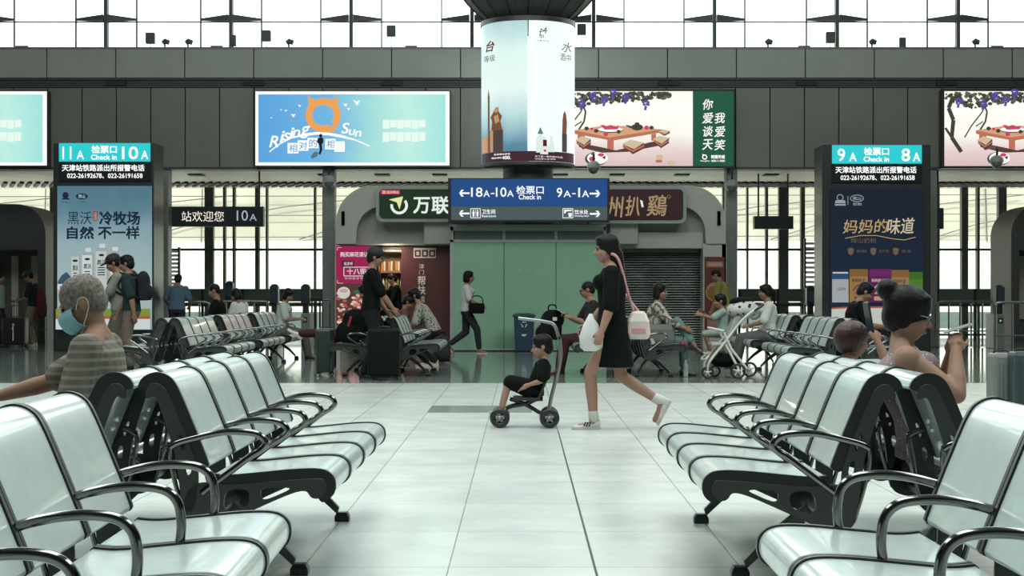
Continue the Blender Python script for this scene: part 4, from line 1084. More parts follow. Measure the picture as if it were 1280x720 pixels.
edge_kiosk(1264, 1380, -1, 'dim grey kiosk with a rounded corner at the right edge')

# ---- ticket gates, barrier band and rails
gate_m = mat('gate_grey', (.24, .26, .25), .35, .4); scr = lit('gate_screen', (.03, .06, .08), .3)
def ticket_gate(px, Y, ytop, label, arrow_=True):
    r = root('ticket_gate', (PX(px, Y), Y, 0), label, 'ticket gate', 'ticket gates')
    zt = PZ(ytop, Y); H = zt
    m = MB(); m.span((-.085, -.09, 0), (.085, .7, H * .55)); m.build('cabinet', gate_m, r, bevel=.015)
    m = MB(); m.span((-.06, -.04, H*.55), (.06, .10, H*.72)); m.build('neck', frame_k, r, bevel=.01)
    m = MB(); m.span((-.09, -.10, H*.70), (.09, .14, H - .03)); m.ell((0, .02, H - .03), (.085, .10, .05)); m.build('reader_head', frame_k, r, bevel=.01)
    m = MB(); m.span((-.055, -.108, H*.76), (.055, -.098, H*.93)); m.build('screen', scr, r)
    m = MB(); m.span((-.045, -.098, H*.40), (.045, -.088, H*.49)); s_ = m.build('indicator', black_m, r)
    if arrow_:
        m = MB(); m.prism([(-.02, H*.445), (0, H*.47), (0, H*.45), (.022, H*.45), (.022, H*.44), (0, H*.44), (0, H*.42)], -.102, -.098); m.build('arrow', lit('gate_arrow', (.3, .8, .55), 1.0), s_)
    return r
ticket_gate(343, 34.0, 356, 'grey ticket gate with lit arrow, left of the two at the left gate')
ticket_gate(382, 34.0, 356, 'grey ticket gate right of another, by the tall pier')
ticket_gate(287, 38.0, 352, 'ticket reader behind the man seated in black on the left')
ticket_gate(1013, 33.4, 358, 'grey ticket gate left of the navy totem')
ticket_gate(1249, 33.4, 357, 'grey ticket gate at the right edge')
chrome = mat('rail_steel', (.30, .31, .30), .25, .9)
def barrier(x0, x1, Y, label):
    """green-grey glazed band on posts"""
    r = root('gate_barrier', (PX((x0 + x1)/2, Y), Y, 0), label, 'barrier', 'gate barriers'); ox = r.location.x
    a = PX(x0, Y) - ox; b = PX(x1, Y) - ox
    m = MB(); m.span((a, -.03, PZ(377, Y)), (b, .03, PZ(361, Y))); m.build('band', mat('band_green', (.085, .12, .108), .3), r, bevel=.006)
    m = MB(); m.span((a, -.03, PZ(383, Y)), (b, .03, PZ(380, Y))); m.span((a, -.02, .12), (b, .02, .17)); m.build('rail', frame_k, r)
    n = max(2, int((b - a) / .9))
    for k in range(n + 1):
        x = a + (b - a)*k/n
        q = MB(); q.span((x - .03, -.035, 0), (x + .03, .035, PZ(361, Y))); q.build('post', frame_k, r)
    return r
barrier(203, 404, 39.5, 'dark green barrier band in front of the windows behind the left benches')
barrier(924, 1020, 39.5, 'dark green barrier band left of the navy totem')
barrier(1172, 1265, 39.5, 'dark green barrier band in front of the windows right of the navy totem')
barrier(-40, 64, 39.5, 'dark green barrier band at the left edge')
def queue_rail(x0, x1, Y, label, n):
    r = root('queue_rail', (PX((x0 + x1)/2, Y), Y, 0), label, 'railing', 'queue railings'); ox = r.location.x
    a = PX(x0, Y) - ox; b = PX(x1, Y) - ox; z = .98
    m = MB(); m.tube(smooth_path([(a, 0, .02), (a, 0, z - .12), (a + .04, 0, z - .03), (a + .12, 0, z), (b - .12, 0, z), (b - .04, 0, z - .03), (b, 0, z - .12), (b, 0, .02)], 4), .024, 8); m.build('top_rail', chrome, r, smooth=60)
    for k in range(1, n):
        x = a + (b - a)*k/n
        q = MB(); q.tube([(x, 0, .02), (x, 0, z)], .02, 8); q.build('post', chrome, r, smooth=60)
    m = MB(); m.tube([(a, 0, .35), (b, 0, .35)], .015, 8); m.build('lower_rail', chrome, r, smooth=60)
    return r
queue_rail(237, 262, 33.6, 'short steel railing beside the man in the blue shirt', 2)
queue_rail(265, 335, 36.0, 'steel railing behind the seated people on the left', 4)
queue_rail(1098, 1168, 34.8, 'steel railing behind the woman in the sequined dress', 5)
queue_rail(1172, 1242, 34.4, 'steel railing between the navy totem and the right gate', 5)
queue_rail(1244, 1330, 30.5, 'steel railing at the right edge in front of the gate', 4)
queue_rail(2, 58, 35.6, 'steel railing behind the man in the cap at the left edge', 3)
# dark bar fence left of the pink poster
fe = root('bar_fence', (PX(404, 35.2), 35.2, 0), 'dark vertical bar fence by the pink poster', 'fence'); fo = fe.location.x
for k in range(7):
    x = PX(390 + k*5, 35.2) - fo; q = MB(); q.span((x - .018, -.02, 0), (x + .018, .02, PZ(374, 35.2))); q.build('bar', frame_k, fe)
q = MB(); q.span((PX(389, 35.2) - fo, -.025, PZ(376, 35.2)), (PX(421, 35.2) - fo, .025, PZ(373, 35.2))); q.build('top_rail', frame_k, fe)
# louvred cabinets at the inner sides of the totems
def louvre(x0, x1, y0, y1, Y, label):
    r = root('louvre_screen', (PX((x0 + x1)/2, Y), Y, 0), label, 'louvre screen', 'louvre screens'); ox = r.location.x
    a = PX(x0, Y) - ox; b = PX(x1, Y) - ox; z0 = PZ(y1, Y); z1 = PZ(y0, Y)
    q = MB()
    n = 11
    for k in range(n):
        z = z0 + (z1 - z0)*k/n
        q.add([(a, -.05, z), (b, -.05, z), (b, .05, z + .05), (a, .05, z + .05), (a, -.05, z + .012), (b, -.05, z + .012), (b, .05, z + .062), (a, .05, z + .062)], [(0,1,2,3), (7,6,5,4), (0,4,5,1), (1,5,6,2), (2,6,7,3), (3,7,4,0)])
    q.build('slats', mat('louvre_white', (.55, .55, .5), .5), r)
    for x in (a, b):
        q = MB(); q.span((x - .02, -.06, 0), (x + .02, .06, z1 + .04)); q.build('post', frame_k, r)
louvre(204, 224, 311, 366, 38.5, 'louvred screen right of the milk advert totem')
louvre(1006, 1022, 300, 366, 38.5, 'louvred screen left of the navy totem')

# ---- fixtures on the ledge above the billboards
fx_m = mat('fixture_grey', (.09, .095, .09), .5)
def fixture(kind, px, py, label):
    Y = 34.75; zb = ZT + .02
    r = root({'spot': 'spotlight', 'box': 'loudspeaker', 'flat': 'ledge_light'}[kind], (PX(px, Y), Y, zb), label, {'spot': 'spotlight', 'box': 'loudspeaker', 'flat': 'ledge light'}[kind], {'spot': 'spotlights on the ledge', 'box': 'loudspeakers on the ledge', 'flat': 'flat lights on the ledge'}[kind])
    H = PZ(py, Y) - zb
    if kind == 'spot':
        q = MB(); q.box((0, 0, .015), (.28, .12, .03)); q.tube([(0, 0, .03), (0, 0, .10)], .02, 8); q.build('bracket', fx_m, r)
        q = MB(); q.lathe([(.03, 0), (.055, .01), (.06, .10), (.05, .12)], n=14); o = q.build('lamp_head', fx_m, r); o.location = (-.05, 0, .12); o.rotation_euler = (0, R(55), 0)
        q = MB(); q.lathe([(.025, 0), (.05, .01), (.05, .09), (.04, .10)], n=14); o = q.build('lamp_head', fx_m, r); o.location = (.04, 0, .10); o.rotation_euler = (0, R(20), R(40))
    elif kind == 'box':
        w_ = .13 if H < .32 else .18
        q = MB(); q.tube([(0, 0, 0), (0, 0, max(.05, H - .25))], .012, 8); q.build('post', fx_m, r)
        q = MB(); q.box((0, 0, H - .12), (w_*1.1, .12, .24)); q.build('cabinet', fx_m, r, bevel=.015)
    else:
        q = MB(); q.box((0, 0, .01), (.32, .14, .02)); q.build('base', fx_m, r)
        q = MB(); q.box((0, -.02, .045), (.26, .10, .045), 0, Matrix.Rotation(R(12), 3, 'X')); q.build('lamp_body', fx_m, r, bevel=.01)
    return r
for kind, px, py, w_ in (('flat', 28, 56, 'near the left edge'), ('spot', 206, 48, 'above the left totem'), ('box', 188, 41, 'above the left totem'), ('spot', 235, 48, 'left of the Rising Sun billboard'), ('flat', 271, 55, 'left of the Rising Sun billboard'), ('box', 291, 44, 'left end of the Rising Sun billboard'), ('box', 333, 38, 'above the left half of the Rising Sun billboard'), ('spot', 361, 48, 'above the orange ring billboard'), ('box', 489, 32, 'over the words of the Rising Sun billboard'), ('flat', 514, 55, 'above the right end of the Rising Sun billboard'), ('box', 727, 30, 'just right of the column'), ('spot', 960, 50, 'right of the green text panel'), ('flat', 1005, 56, 'left of the navy totem'), ('box', 1038, 40, 'above the navy totem'), ('spot', 1090, 50, 'above the navy totem'), ('box', 1128, 47, 'beyond the right edge of the navy totem'), ('spot', 1219, 50, 'at the right above the tea table billboard'), ('flat', 1246, 57, 'near the right edge')):
    nm = {'spot': 'small dark spotlight on the ledge ', 'box': 'dark loudspeaker on the ledge ', 'flat': 'low flat light on the ledge '}[kind]
    fixture(kind, px, py, nm + w_)
# dome cameras
def dome(px, py, Y, zc, label):
    p = W(px, py, Y)
    r = root('dome_camera', p, label, 'security camera', 'dome cameras')
    q = MB(); q.lathe([(.02, .10), (.07, .09), (.13, .04), (.14, -.02), (.135, -.05)], n=20); q.build('housing', mat('camera_grey', (.30, .33, .31), .4), r, smooth=50)
    q = MB(); q.lathe([(.13, -.05), (.115, -.10), (.07, -.155), (.01, -.175)], n=20); q.build('dome', mat('camera_dome', (.16, .18, .17), .12), r, smooth=50)
    q = MB(); e_ = (0, 34.46 - Y, .30) if zc > 10 else (0, .02, zc - p.z)
    q.tube(smooth_path([(0, 0, .09), (0, 0, .24), (0, e_[1]*.4, .30), e_], 4) if zc > 10 else [(0, 0, .09), (0, 0, zc - p.z)], .025, 8); q.build('bracket_arm', frame_k, r)
dome(742, 207, 33.4, 13.2, 'grey dome camera hanging in front of the tea table billboard')
dome(411, 225, 34.2, ZB - .03, 'small dome camera on the pier left of the green shop sign')
dome(915, 230, 34.2, ZB - .03, 'small dome camera on the pier right of the maroon sign')
dome(1246, 200, 33.4, 13.2, 'dome camera hanging in front of the right edge billboard')
# ================================================================ PEOPLE
skin_m = mat('skin', (.26, .145, .095), .6, var=.06, spec=.3)
skin2_m = mat('skin_light', (.33, .195, .14), .6, var=.06, spec=.3)
hair_m = mat('hair_black', (.006, .006, .0055), .5, var=.3, scale=60, bump=.25, spec=.18)
hairr_m = mat('hair_reddish', (.038, .010, .009), .5, var=.3, scale=60, bump=.4)
hairg_m = mat('hair_grey', (.13, .12, .10), .7, var=.5, scale=70, bump=.5)
black_c = mat('black_cloth', (.006, .0075, .007), .8, spec=.08)
shoe_k = mat('shoe_black', (.015, .015, .016), .5); shoe_w = mat('shoe_white', (.55, .55, .52), .6); sole_m = mat('shoe_sole', (.45, .45, .42), .6)
eye_m = mat('eye_dark', (.02, .015, .012), .15); lip_m = mat('lip', (.26, .10, .08), .5)

def remesh(mb, name, voxel, mats, parent, smooth_it=4):
    me = bpy.data.meshes.new(name)
    me.from_pydata([tuple(v) for v in mb.v], [], mb.f)
    bm = bmesh.new(); bm.from_mesh(me); bmesh.ops.recalc_face_normals(bm, faces=bm.faces); bm.to_mesh(me); bm.free()
    o = bpy.data.objects.new(name, me); COL.objects.link(o)
    r = o.modifiers.new('r', 'REMESH'); r.mode = 'VOXEL'; r.voxel_size = voxel; r.use_smooth_shade = True
    if smooth_it:
        s = o.modifiers.new('s', 'SMOOTH'); s.factor = .5; s.iterations = smooth_it
    me2 = evaluated_mesh(o); bpy.data.objects.remove(o); bpy.data.meshes.remove(me)
    me2.name = name; me2.materials.clear()
    for m in (mats if isinstance(mats, (list, tuple)) else [mats]): me2.materials.append(m)
    me2.polygons.foreach_set('use_smooth', [True]*len(me2.polygons))
    ob = bpy.data.objects.new(name, me2); COL.objects.link(ob)
    if parent is not None: ob.parent = parent
    return ob

def ik(a, t, l1, l2, hint):
    d = t - a; L = d.length
    if L > (l1 + l2)*.995: t = a + d*((l1 + l2)*.995/L); d = t - a; L = d.length
    L = max(L, abs(l1 - l2) + .02)
    c = (l1*l1 + L*L - l2*l2)/(2*L); h = math.sqrt(max(0, l1*l1 - c*c))
    dn = d.normalized(); q = hint - dn*hint.dot(dn)
    q = q.normalized() if q.length > 1e-4 else frame_of(dn)[0]
    return a + dn*c + q*h, t

def basis(fwd, up):
    f = fwd.normalized(); l = up.cross(f).normalized(); u = f.cross(l)
    return Matrix((f, l, u)).transposed()

def rings_ell(mb, specs, n=20):
    """specs: (centre, forward, left, half depth, half width)"""
    mb.loft([[c + f*(math.cos(2*PI*i/n)*d) + l*(math.sin(2*PI*i/n)*w) for i in range(n)] for c, f, l, d, w in specs])

V = Vector
def person(label, X, Y, yaw, h=1.68, pel=None, lean=0.0, bend=None, side=0.0, female=False, head=(0, 0), hands=None, feet=None, z0=0.0,
           top=None, top_mat=None, sleeve=.8, bottom='trousers', bottom_mat=None, leg_to=.97, shoe=shoe_k, hair='short', hair_mat=None, skin=None,
           voxel=.010, group=None, dress_hem=None, curl=.5, knees=None, elbows=None, foot_pitch=(0, 0), girth=1.0, foot_dir=None, fat_arm=1.0, palm_n=None, face=True, child=False, hair_scale=1.0):
    """yaw in degrees, local x forward, y left, z up; hands / feet are targets (right, left)"""
    s = h/1.70; hair_mat = hair_mat or hair_m; skin = skin or skin_m
    hd = 1.0 if not child else 1.0/s*min(1.0, .62 + .38*s)*1.0
    pel = pel if pel is not None else .915*s
    bend = lean if bend is None else bend
    fw = V((1, 0, 0)); lf = V((0, 1, 0)); up = V((0, 0, 1))
    def sp(a): return V((math.sin(R(a)), math.sin(R(side)), math.cos(R(a)))).normalized()
    P = V((0, 0, pel)); Wst = P + sp(lean*.6)*.17*s; C = Wst + sp(lean)*.17*s; N = C + sp(bend)*.17*s
    u1 = sp(lean*.6); u2 = sp(lean); u3 = sp(bend)
    def fr(u): l_ = lf - u*lf.dot(u); l_.normalize(); return l_.cross(u), l_
    f1, l1 = fr(u1); f2, l2 = fr(u2); f3, l3 = fr(u3)
    sw = (.152 if female else .175)*s
    Sh = [N - u3*.055*s - l3*sw - f3*.0, N - u3*.055*s + l3*sw]
    hips = [P - l1*.085*s - u1*.02*s, P + l1*.085*s - u1*.02*s]
    if feet is None: feet = [(0, -.09, 0), (0, .09, 0)]
    ank = [V((a[0], a[1]*1.0, a[2])) + up*.075*s for a in feet]
    kh = knees or [V((1, -.1, .25)), V((1, .1, .25))]
    th, sh_ = .43*s, .425*s
    K, A_ = zip(*[ik(hips[i], ank[i], th, sh_, V(kh[i])) for i in (0, 1)])
    if hands is None: hands = [(.05, -.22*s, .78*s + (pel - .915*s)), (.05, .22*s, .78*s + (pel - .915*s))]
    eh = elbows or [V((-.7, -.5, -.4)), V((-.7, .5, -.4))]
    E, Wr = zip(*[ik(Sh[i], V(hands[i]), .285*s, .245*s, V(eh[i])) for i in (0, 1)])
    g = girth
    # ---- body
    b = MB()
    tor = [(P - u1*.10*s, f1, l1, .085*g, .13*g), (P - u1*.03*s, f1, l1, .112*g, .168*g), (P + u1*.06*s, f1, l1, .108*g, .160*g), (Wst, f1, l1, .098*g, .132*g if female else .142*g), (C, f2, l2, .112*g, .150*g if female else .160*g),
           (C + u3*.10*s, f3, l3, .100*g, .150*g if female else .165*g), (N - u3*.03*s, f3, l3, .070, .105), (N + u3*.01*s, f3, l3, .052, .06)]
    tor = [(c, f, l, d*s, w*s) for c, f, l, d, w in tor]
    rings_ell(b, tor)
    if female: 
        for sg in (-1, 1): b.ell(C + u3*.04*s + f2*.085*s + l2*.07*s*sg, (.06*s, .065*s, .06*s))
    # head
    hp, hy = head
    hu = (Matrix.Rotation(R(hy), 3, 'Z') @ V((math.sin(R(lean*.3 + hp*.6)), 0, math.cos(R(lean*.3 + hp*.6)))))
    nk = N + sp(bend*.7)*.07*s
    q = s*hd
    hf = Matrix.Rotation(R(hy), 3, 'Z') @ V((math.cos(R(hp)), 0, -math.sin(R(hp))))
    HB = basis(hf, V((0, 0, 1)) + fw*.0 if abs(hp) < 80 else fw)
    H = nk + HB @ V((.015, 0, .095))*q
    b.capsule(N - u3*.03*s, H + HB @ V((-.02, 0, -.05))*q, .058*s, .052*q, 14)
    def hl(x, y, z): return H + HB @ V((x, y, z))*q
    def he(c, r): b.ell(hl(*c), [k*q for k in r], HB, 18, 11)
    he((-.008, 0, .028), (.096, .076, .088)); he((.030, 0, -.035), (.066, .060, .078)); he((.048, 0, -.092), (.034, .036, .028)); he((.012, 0, -.06), (.066, .056, .052))
    he((.082, 0, .018), (.018, .048, .014)); he((.072, .033, -.032), (.024, .024, .022)); he((.072, -.033, -.032), (.024, .024, .022))
    b.capsule(hl(.088, 0, .008), hl(.112, 0, -.034), .009*q, .0145*q, 10); he((.098, .010, -.038), (.011, .009, .009)); he((.098, -.010, -.038), (.011, .009, .009))
    he((.088, 0, -.066), (.014, .026, .008)); he((.086, 0, -.078), (.013, .022, .008))
    for sg in (-1, 1): he((-.008, .078*sg, -.008), (.020, .009, .033))
    for sg in (-1, 1): b.capsule(N + u3*.035*s - f3*.01*s, N - u3*.035*s + l3*sg*.115*s - f3*.01*s, .045*s, .05*s, 12)
    # arms and hands
    fa = fat_arm
    for i, sg in ((0, -1), (1, 1)):
        b.capsule(Sh[i] - l3*sg*.02*s, E[i], .054*s*fa, .041*s*fa, 14); b.ell(Sh[i], (.058*s*fa,)*3)
        b.capsule(E[i], E[i] + (Wr[i] - E[i])*.35, .041*s*fa, .042*s*fa, 14); b.capsule(E[i] + (Wr[i] - E[i])*.35, Wr[i], .042*s*fa, .027*s, 14)
        d = (Wr[i] - E[i]).normalized()
        pn = V(palm_n[i]) if palm_n else V((.1, -sg*.8, -.5))
        pn = (pn - d*pn.dot(d)); pn = pn.normalized() if pn.length > .05 else frame_of(d)[0]
        sd = d.cross(pn)                                   # across the palm; the thumb sits towards the front of the body
        if sd.dot(V((.6, -sg*.4, .7))) < 0: sd = -sd
        hq = s*(hd if child else 1)*.95
        def hp_(x, y, z): return Wr[i] + (d*x + sd*y + pn*z)*hq
        HM = Matrix((d, sd, pn)).transposed()
        b.ell(hp_(.048, 0, 0), [.052*hq, .040*hq, .017*hq], HM, 14, 9); b.capsule(hp_(-.01, 0, 0), hp_(.03, 0, 0), .026*hq, .024*hq, 10)
        for k, (yy, ln) in enumerate(((.030, .070), (.010, .080), (-.010, .074), (-.029, .058))):
            a0 = V((.088 - abs(yy - .01)*.25, yy, 0)); c1 = curl*R(45); c2 = curl*R(105)
            a1 = a0 + V((math.cos(c1), yy*1.2, math.sin(c1)))*ln*.5; a2 = a1 + V((math.cos(c2), 0, math.sin(c2)))*ln*.5
            rf = max(.0088*hq, voxel*.82)
            b.capsule(hp_(*a0), hp_(*a1), rf, rf*.95, 8); b.capsule(hp_(*a1), hp_(*a2), rf*.95, rf*.85, 8)
        t0 = V((.022, .030, .004)); t1 = V((.055, .056, .016)); t2 = V((.080, .058, .026)); rf = max(.0105*hq, voxel*.9)
        b.capsule(hp_(*t0), hp_(*t1), rf*1.2, rf, 8); b.capsule(hp_(*t1), hp_(*t2), rf, rf*.85, 8)
    # legs
    for i in (0, 1):
        b.capsule(hips[i], K[i], .083*s*g, .055*s*(g*.5 + .5), 14); b.capsule(K[i], K[i] + (A_[i] - K[i])*.32 - fw*.0, .053*s, .055*s, 14); b.capsule(K[i] + (A_[i] - K[i])*.32, A_[i], .055*s, .035*s, 14)
        fd = fdv(foot_dir, i, foot_pitch)
        b.capsule(A_[i], A_[i] + fd*.02*s - up*.03*s, .036*s, .034*s, 10); b.capsule(A_[i] - up*.035*s, A_[i] + fd*.12*s - up*.045*s, .032*s, .026*s, 10)
    body = remesh(b, 'person', voxel, skin, None, 2)
    body.location = (X, Y, z0); body.rotation_euler = (0, 0, R(yaw))
    tag(body, label, 'person', group)
    cv = max(voxel*1.1, .011)
    out = {'body': body, 'H': H, 'HB': HB, 'q': q, 'W': Wr, 'E': E, 'N': N, 'C': C, 'P': P, 'K': K, 'A': A_, 'Sh': Sh, 's': s, 'u': u2, 'f': f2, 'l': l2, 'hl': hl}
    # ---- clothes
    e = .017
    if top_mat is not None:
        m = MB()
        lo = 0 if top != 'dress' else 0
        loz = [(c, f, l, d + e, w + e) for c, f, l, d, w in tor]
        rings_ell(m, loz[1:6] + [(N - u3*.035*s, f3, l3, .070*s + e*.7, .105*s + e), (N - u3*.0*s, f3, l3, .055*s + e*.5, .066*s + e*.5)])
        if female:
            for sg in (-1, 1): m.ell(C + u3*.04*s + f2*.085*s + l2*.07*s*sg, (.06*s + e, .065*s + e*.6, .06*s + e))
        if girth > 1.05: m.ell(Wst + f1*.05*s, (.11*s*g, .13*s*g, .13*s))
        for i, sg in ((0, -1), (1, 1)):
            if sleeve > 0:
                m.ell(Sh[i], (.058*s*fa + e,)*3)
                if sleeve <= 1:
                    t = Sh[i] + (E[i] - Sh[i])*sleeve; m.capsule(Sh[i], t, .056*s*fa + e, .052*s*fa + e + .006, 14)
                else:
                    m.capsule(Sh[i], E[i], .056*s*fa + e, .045*s*fa + e, 14); m.capsule(E[i], E[i] + (Wr[i] - E[i])*(sleeve - 1), .045*s*fa + e, .034*s*fa + e, 14)
            else: m.capsule(Sh[i] + l3*sg*-.035*s, Sh[i] + l3*sg*-.05*s + up*.0, .05*s + e, .05*s + e, 10)
        if top == 'dress':
            hem = V(dress_hem[0]); rx, ry = dress_hem[1]
            rings_ell(m, [(P + u1*.05*s, f1, l1, .115*s*g + e, .165*s*g + e), (P - up*.05, fw, lf, .125*s*g + e, .175*s*g + e), (P*.5 + hem*.5, fw, lf, (.13*s + rx)*.5 + e*.5, (.18*s + ry)*.5), (hem, fw, lf, rx, ry)])
        out['top'] = remesh(m, {'dress': 'dress'}.get(top, top or 'shirt'), cv, top_mat, body, 3)
    if bottom_mat is not None:
        m = MB(); e2 = .016
        rings_ell(m, [(c, f, l, d + e2*.8, w + e2*.8) for c, f, l, d, w in tor[0:3]])
        for i in (0, 1):
            m.capsule(hips[i], K[i], .083*s*g + e2, .055*s + e2*1.1, 14)
            if bottom == 'shorts': pass
            else: m.capsule(K[i], K[i] + (A_[i] - K[i])*leg_to, .055*s + e2*1.1, .042*s + e2, 14)
        out['bottom'] = remesh(m, bottom, cv, bottom_mat, body, 3)
    # ---- shoes
    if shoe is not None:
        for i in (0, 1):
            fd = fdv(foot_dir, i, foot_pitch); sdv = V((0, 0, 1)).cross(fd); sdv = sdv.normalized() if sdv.length > .1 else lf; fu = fd.cross(sdv)
            if fu.z < 0 and abs(foot_pitch[i]) < 85: fu = -fu
            m = MB(); base = A_[i] - fu*.075*s
            for (x0, x1, w0, h0, h1) in ((-.055, .02, .036, .095, .085), (.0, .10, .040, .082, .052), (.08, .165, .044, .050, .036)):
                m.loft([[base + (fd*x + sdv*(math.cos(a)*w0*(1 if 0 < k_ < 2 else .8)) + fu*((.5 + .5*math.sin(a))*(h0 + (h1 - h0)*t)))*s for a in [2*PI*j/12 for j in range(12)]]
                        for k_, (x, t) in enumerate(((x0, 0), (x0*.6 + x1*.4, .4), (x1, 1)))])
            m.ell(base + (fd*.165 + fu*.020)*s, (.028*s, .030*s, .020*s), Matrix((fd, sdv, fu)).transposed())
            so = remesh(m, 'shoe', max(.007, voxel*.8), shoe, body, 2)
            sl = MB(); n = 14; ol = [(-.062, 0), (-.055, .028), (0, .034), (.07, .036), (.13, .045), (.175, .034), (.195, 0)]
            ol = ol + [(x, -y) for x, y in ol[-2:0:-1]]
            sl.loft([[base + (fd*x*k + sdv*y*k + fu*z)*s for x, y in ol] for k, z in ((.97, 0.0), (1.0, .012), (.97, .022))])
            sl.build('sole', sole_m if shoe is not shoe_k else shoe_k, so)
    # ---- hair
    m = MB()
    def hh(c, r, rot=None): m.ell(hl(*c), [k*q*hair_scale for k in r], HB if rot is None else HB @ rot, 18, 11)
    if hair != 'none':
        if hair == 'cropped':
            hh((-.012, 0, .036), (.099, .081, .088)); hh((-.055, 0, -.01), (.055, .068, .065))
        elif hair == 'bald': hh((-.045, 0, -.01), (.066, .082, .055)); hh((-.02, 0, .03), (.088, .0795, .075))
        else:
            hh((-.012, 0, .040), (.106, .088, .094)); hh((-.052, 0, -.01), (.066, .080, .085)); hh((.055, 0, .085), (.040, .060, .030))
            if hair in ('long', 'ponytail', 'bob', 'bun'):
                for sg in (-1, 1): hh((-.02, .070*sg, -.01), (.045, .022, .06))
            if hair == 'bob': hh((-.045, 0, -.055), (.072, .090, .075)); [hh((-.01, .076*sg, -.055), (.040, .022, .065)) for sg in (-1, 1)]
            if hair == 'long':
                hh((-.055, 0, -.08), (.062, .084, .11)); m.capsule(hl(-.07, 0, -.06), N + V((-.085, 0, -.10))*s, .07*q, .055*q, 14); m.capsule(hl(-.065, .03, -.06), N + V((-.09, .03, -.2))*s, .05*q, .03*q, 14)
            if hair == 'ponytail': m.capsule(hl(-.095, 0, .03), hl(-.14, 0, -.02), .035*q, .04*q); m.capsule(hl(-.14, 0, -.02), hl(-.13, 0, -.17), .04*q, .02*q)
            if hair == 'bun': hh((-.118, 0, .098), (.050, .055, .050)); hh((-.150, 0, .112), (.022, .03, .022))
            if hair == 'round': hh((-.025, 0, .02), (.105, .098, .105))
        out['hair'] = remesh(m, 'hair', max(.008*q, voxel*.7), hair_mat, body, 3)
    if face:
        for sg in (-1, 1):
            m = MB(); m.ell(hl(.0885, .030*sg, .003), (.008*q, .013*q, .0065*q), HB, 10, 7); m.build('eye', eye_m, body, smooth=80)
            m = MB(); m.capsule(hl(.0985, .014*sg, .021), hl(.088, .046*sg, .022), .0035*q, .003*q, 6); m.build('eyebrow', hair_mat, body, smooth=80)
        m = MB(); m.ell(hl(.0985, 0, -.072), (.006*q, .022*q, .007*q), HB, 12, 7); m.build('mouth', lip_m, body, smooth=80)
    return out

def fdv(fd, i, pitch):
    d = V(fd[i]) if fd else V((1, (-.12, .12)[i], 0))
    d.z = 0; d.normalize()
    return (d*math.cos(R(pitch[i])) - V((0, 0, 1))*math.sin(R(pitch[i]))).normalized()

def cap(p, m_, brim=True):
    m = MB(); q = p['q']; hl = p['hl']; HB = p['HB']
    m.ell(hl(-.012, 0, .062), [.112*q, .094*q, .082*q], HB, 20, 11)
    o_ = remesh(m, 'cap', .007, m_, p['body'], 1)
    if brim:
        m = MB()
        n = 10
        top = [hl(.050 + .135*math.cos(R(-70 + 140*k/n)), .078*math.sin(R(-70 + 140*k/n)), .052 - .012*math.cos(R(-70 + 140*k/n))) for k in range(n + 1)]
        bot = [t + HB @ V((0, 0, -.020))*q for t in top]
        m.loft([top, bot]); m.build('brim', m_, o_)
    return o_

def pack(p, m_, label, dz=0.0, size=(.16, .30, .44)):
    """backpack worn on the back"""
    m = MB(); c = p['C'] - p['f']*(.12 + size[0]/2)*p['s'] + p['u']*(-.04 + dz)
    M = Matrix((p['f'], p['l'], p['u'])).transposed()
    m.box(c, (size[0]*.8, size[1]*.85, size[2]*.8), 0, M); m.ell(c + p['u']*size[2]*.3, (size[0]*.5, size[1]*.48, size[2]*.28), M); m.ell(c - p['u']*.06 - p['f']*.05, (size[0]*.5, size[1]*.40, size[2]*.26), M)
    o = remesh(m, 'backpack', .014, m_, None, 6)
    o.location = p['body'].location; o.rotation_euler = p['body'].rotation_euler; tag(o, label, 'backpack')
    for sg in (-1, 1):
        t = MB(); s = p['s']
        t.tube(smooth_path([c + p['u']*size[2]*.4 + p['l']*.09*sg, p['N'] + p['l']*.11*sg*s - p['u']*.0, p['N'] + p['f']*.11*s + p['l']*.12*sg*s - p['u']*.10*s, p['C'] + p['f']*.13*s + p['l']*.13*sg*s - p['u']*.02, p['C'] + p['l']*.175*sg*s - p['u']*.12, c - p['u']*size[2]*.35 + p['l']*.11*sg], 5), .018, 8)
        t.build('strap', m_, o, smooth=60)
    return o
def world_at(p, v): return p['body'].matrix_basis @ V(v) if False else (Matrix.Translation(p['body'].location) @ Euler(p['body'].rotation_euler).to_matrix().to_4x4()) @ V(v)
def phone(p, i, label, size=(.075, .009, .155), tilt=20, m_=None):
    w = world_at(p, p['W'][i] + (p['W'][i] - p['E'][i]).normalized()*.11)
    r = root('phone', w, label, 'phone', None, p['body'].rotation_euler.z)
    r.rotation_euler = (0, R(tilt), p['body'].rotation_euler.z)
    q = MB(); q.span((-size[1]/2, -size[0]/2, -.05), (size[1]/2, size[0]/2, size[2] - .05)); q.build('case', m_ or black_m, r, bevel=.003)
    q = MB(); q.span((-size[1]/2 - .001, -size[0]/2 + .004, -.045), (-size[1]/2, size[0]/2 - .004, size[2] - .055)); q.build('screen', scr, r)
    return r
SIT = .53
def seat_feet(fx=.45, w=.10, z=0): return [(fx, -w, z), (fx, w, z)]

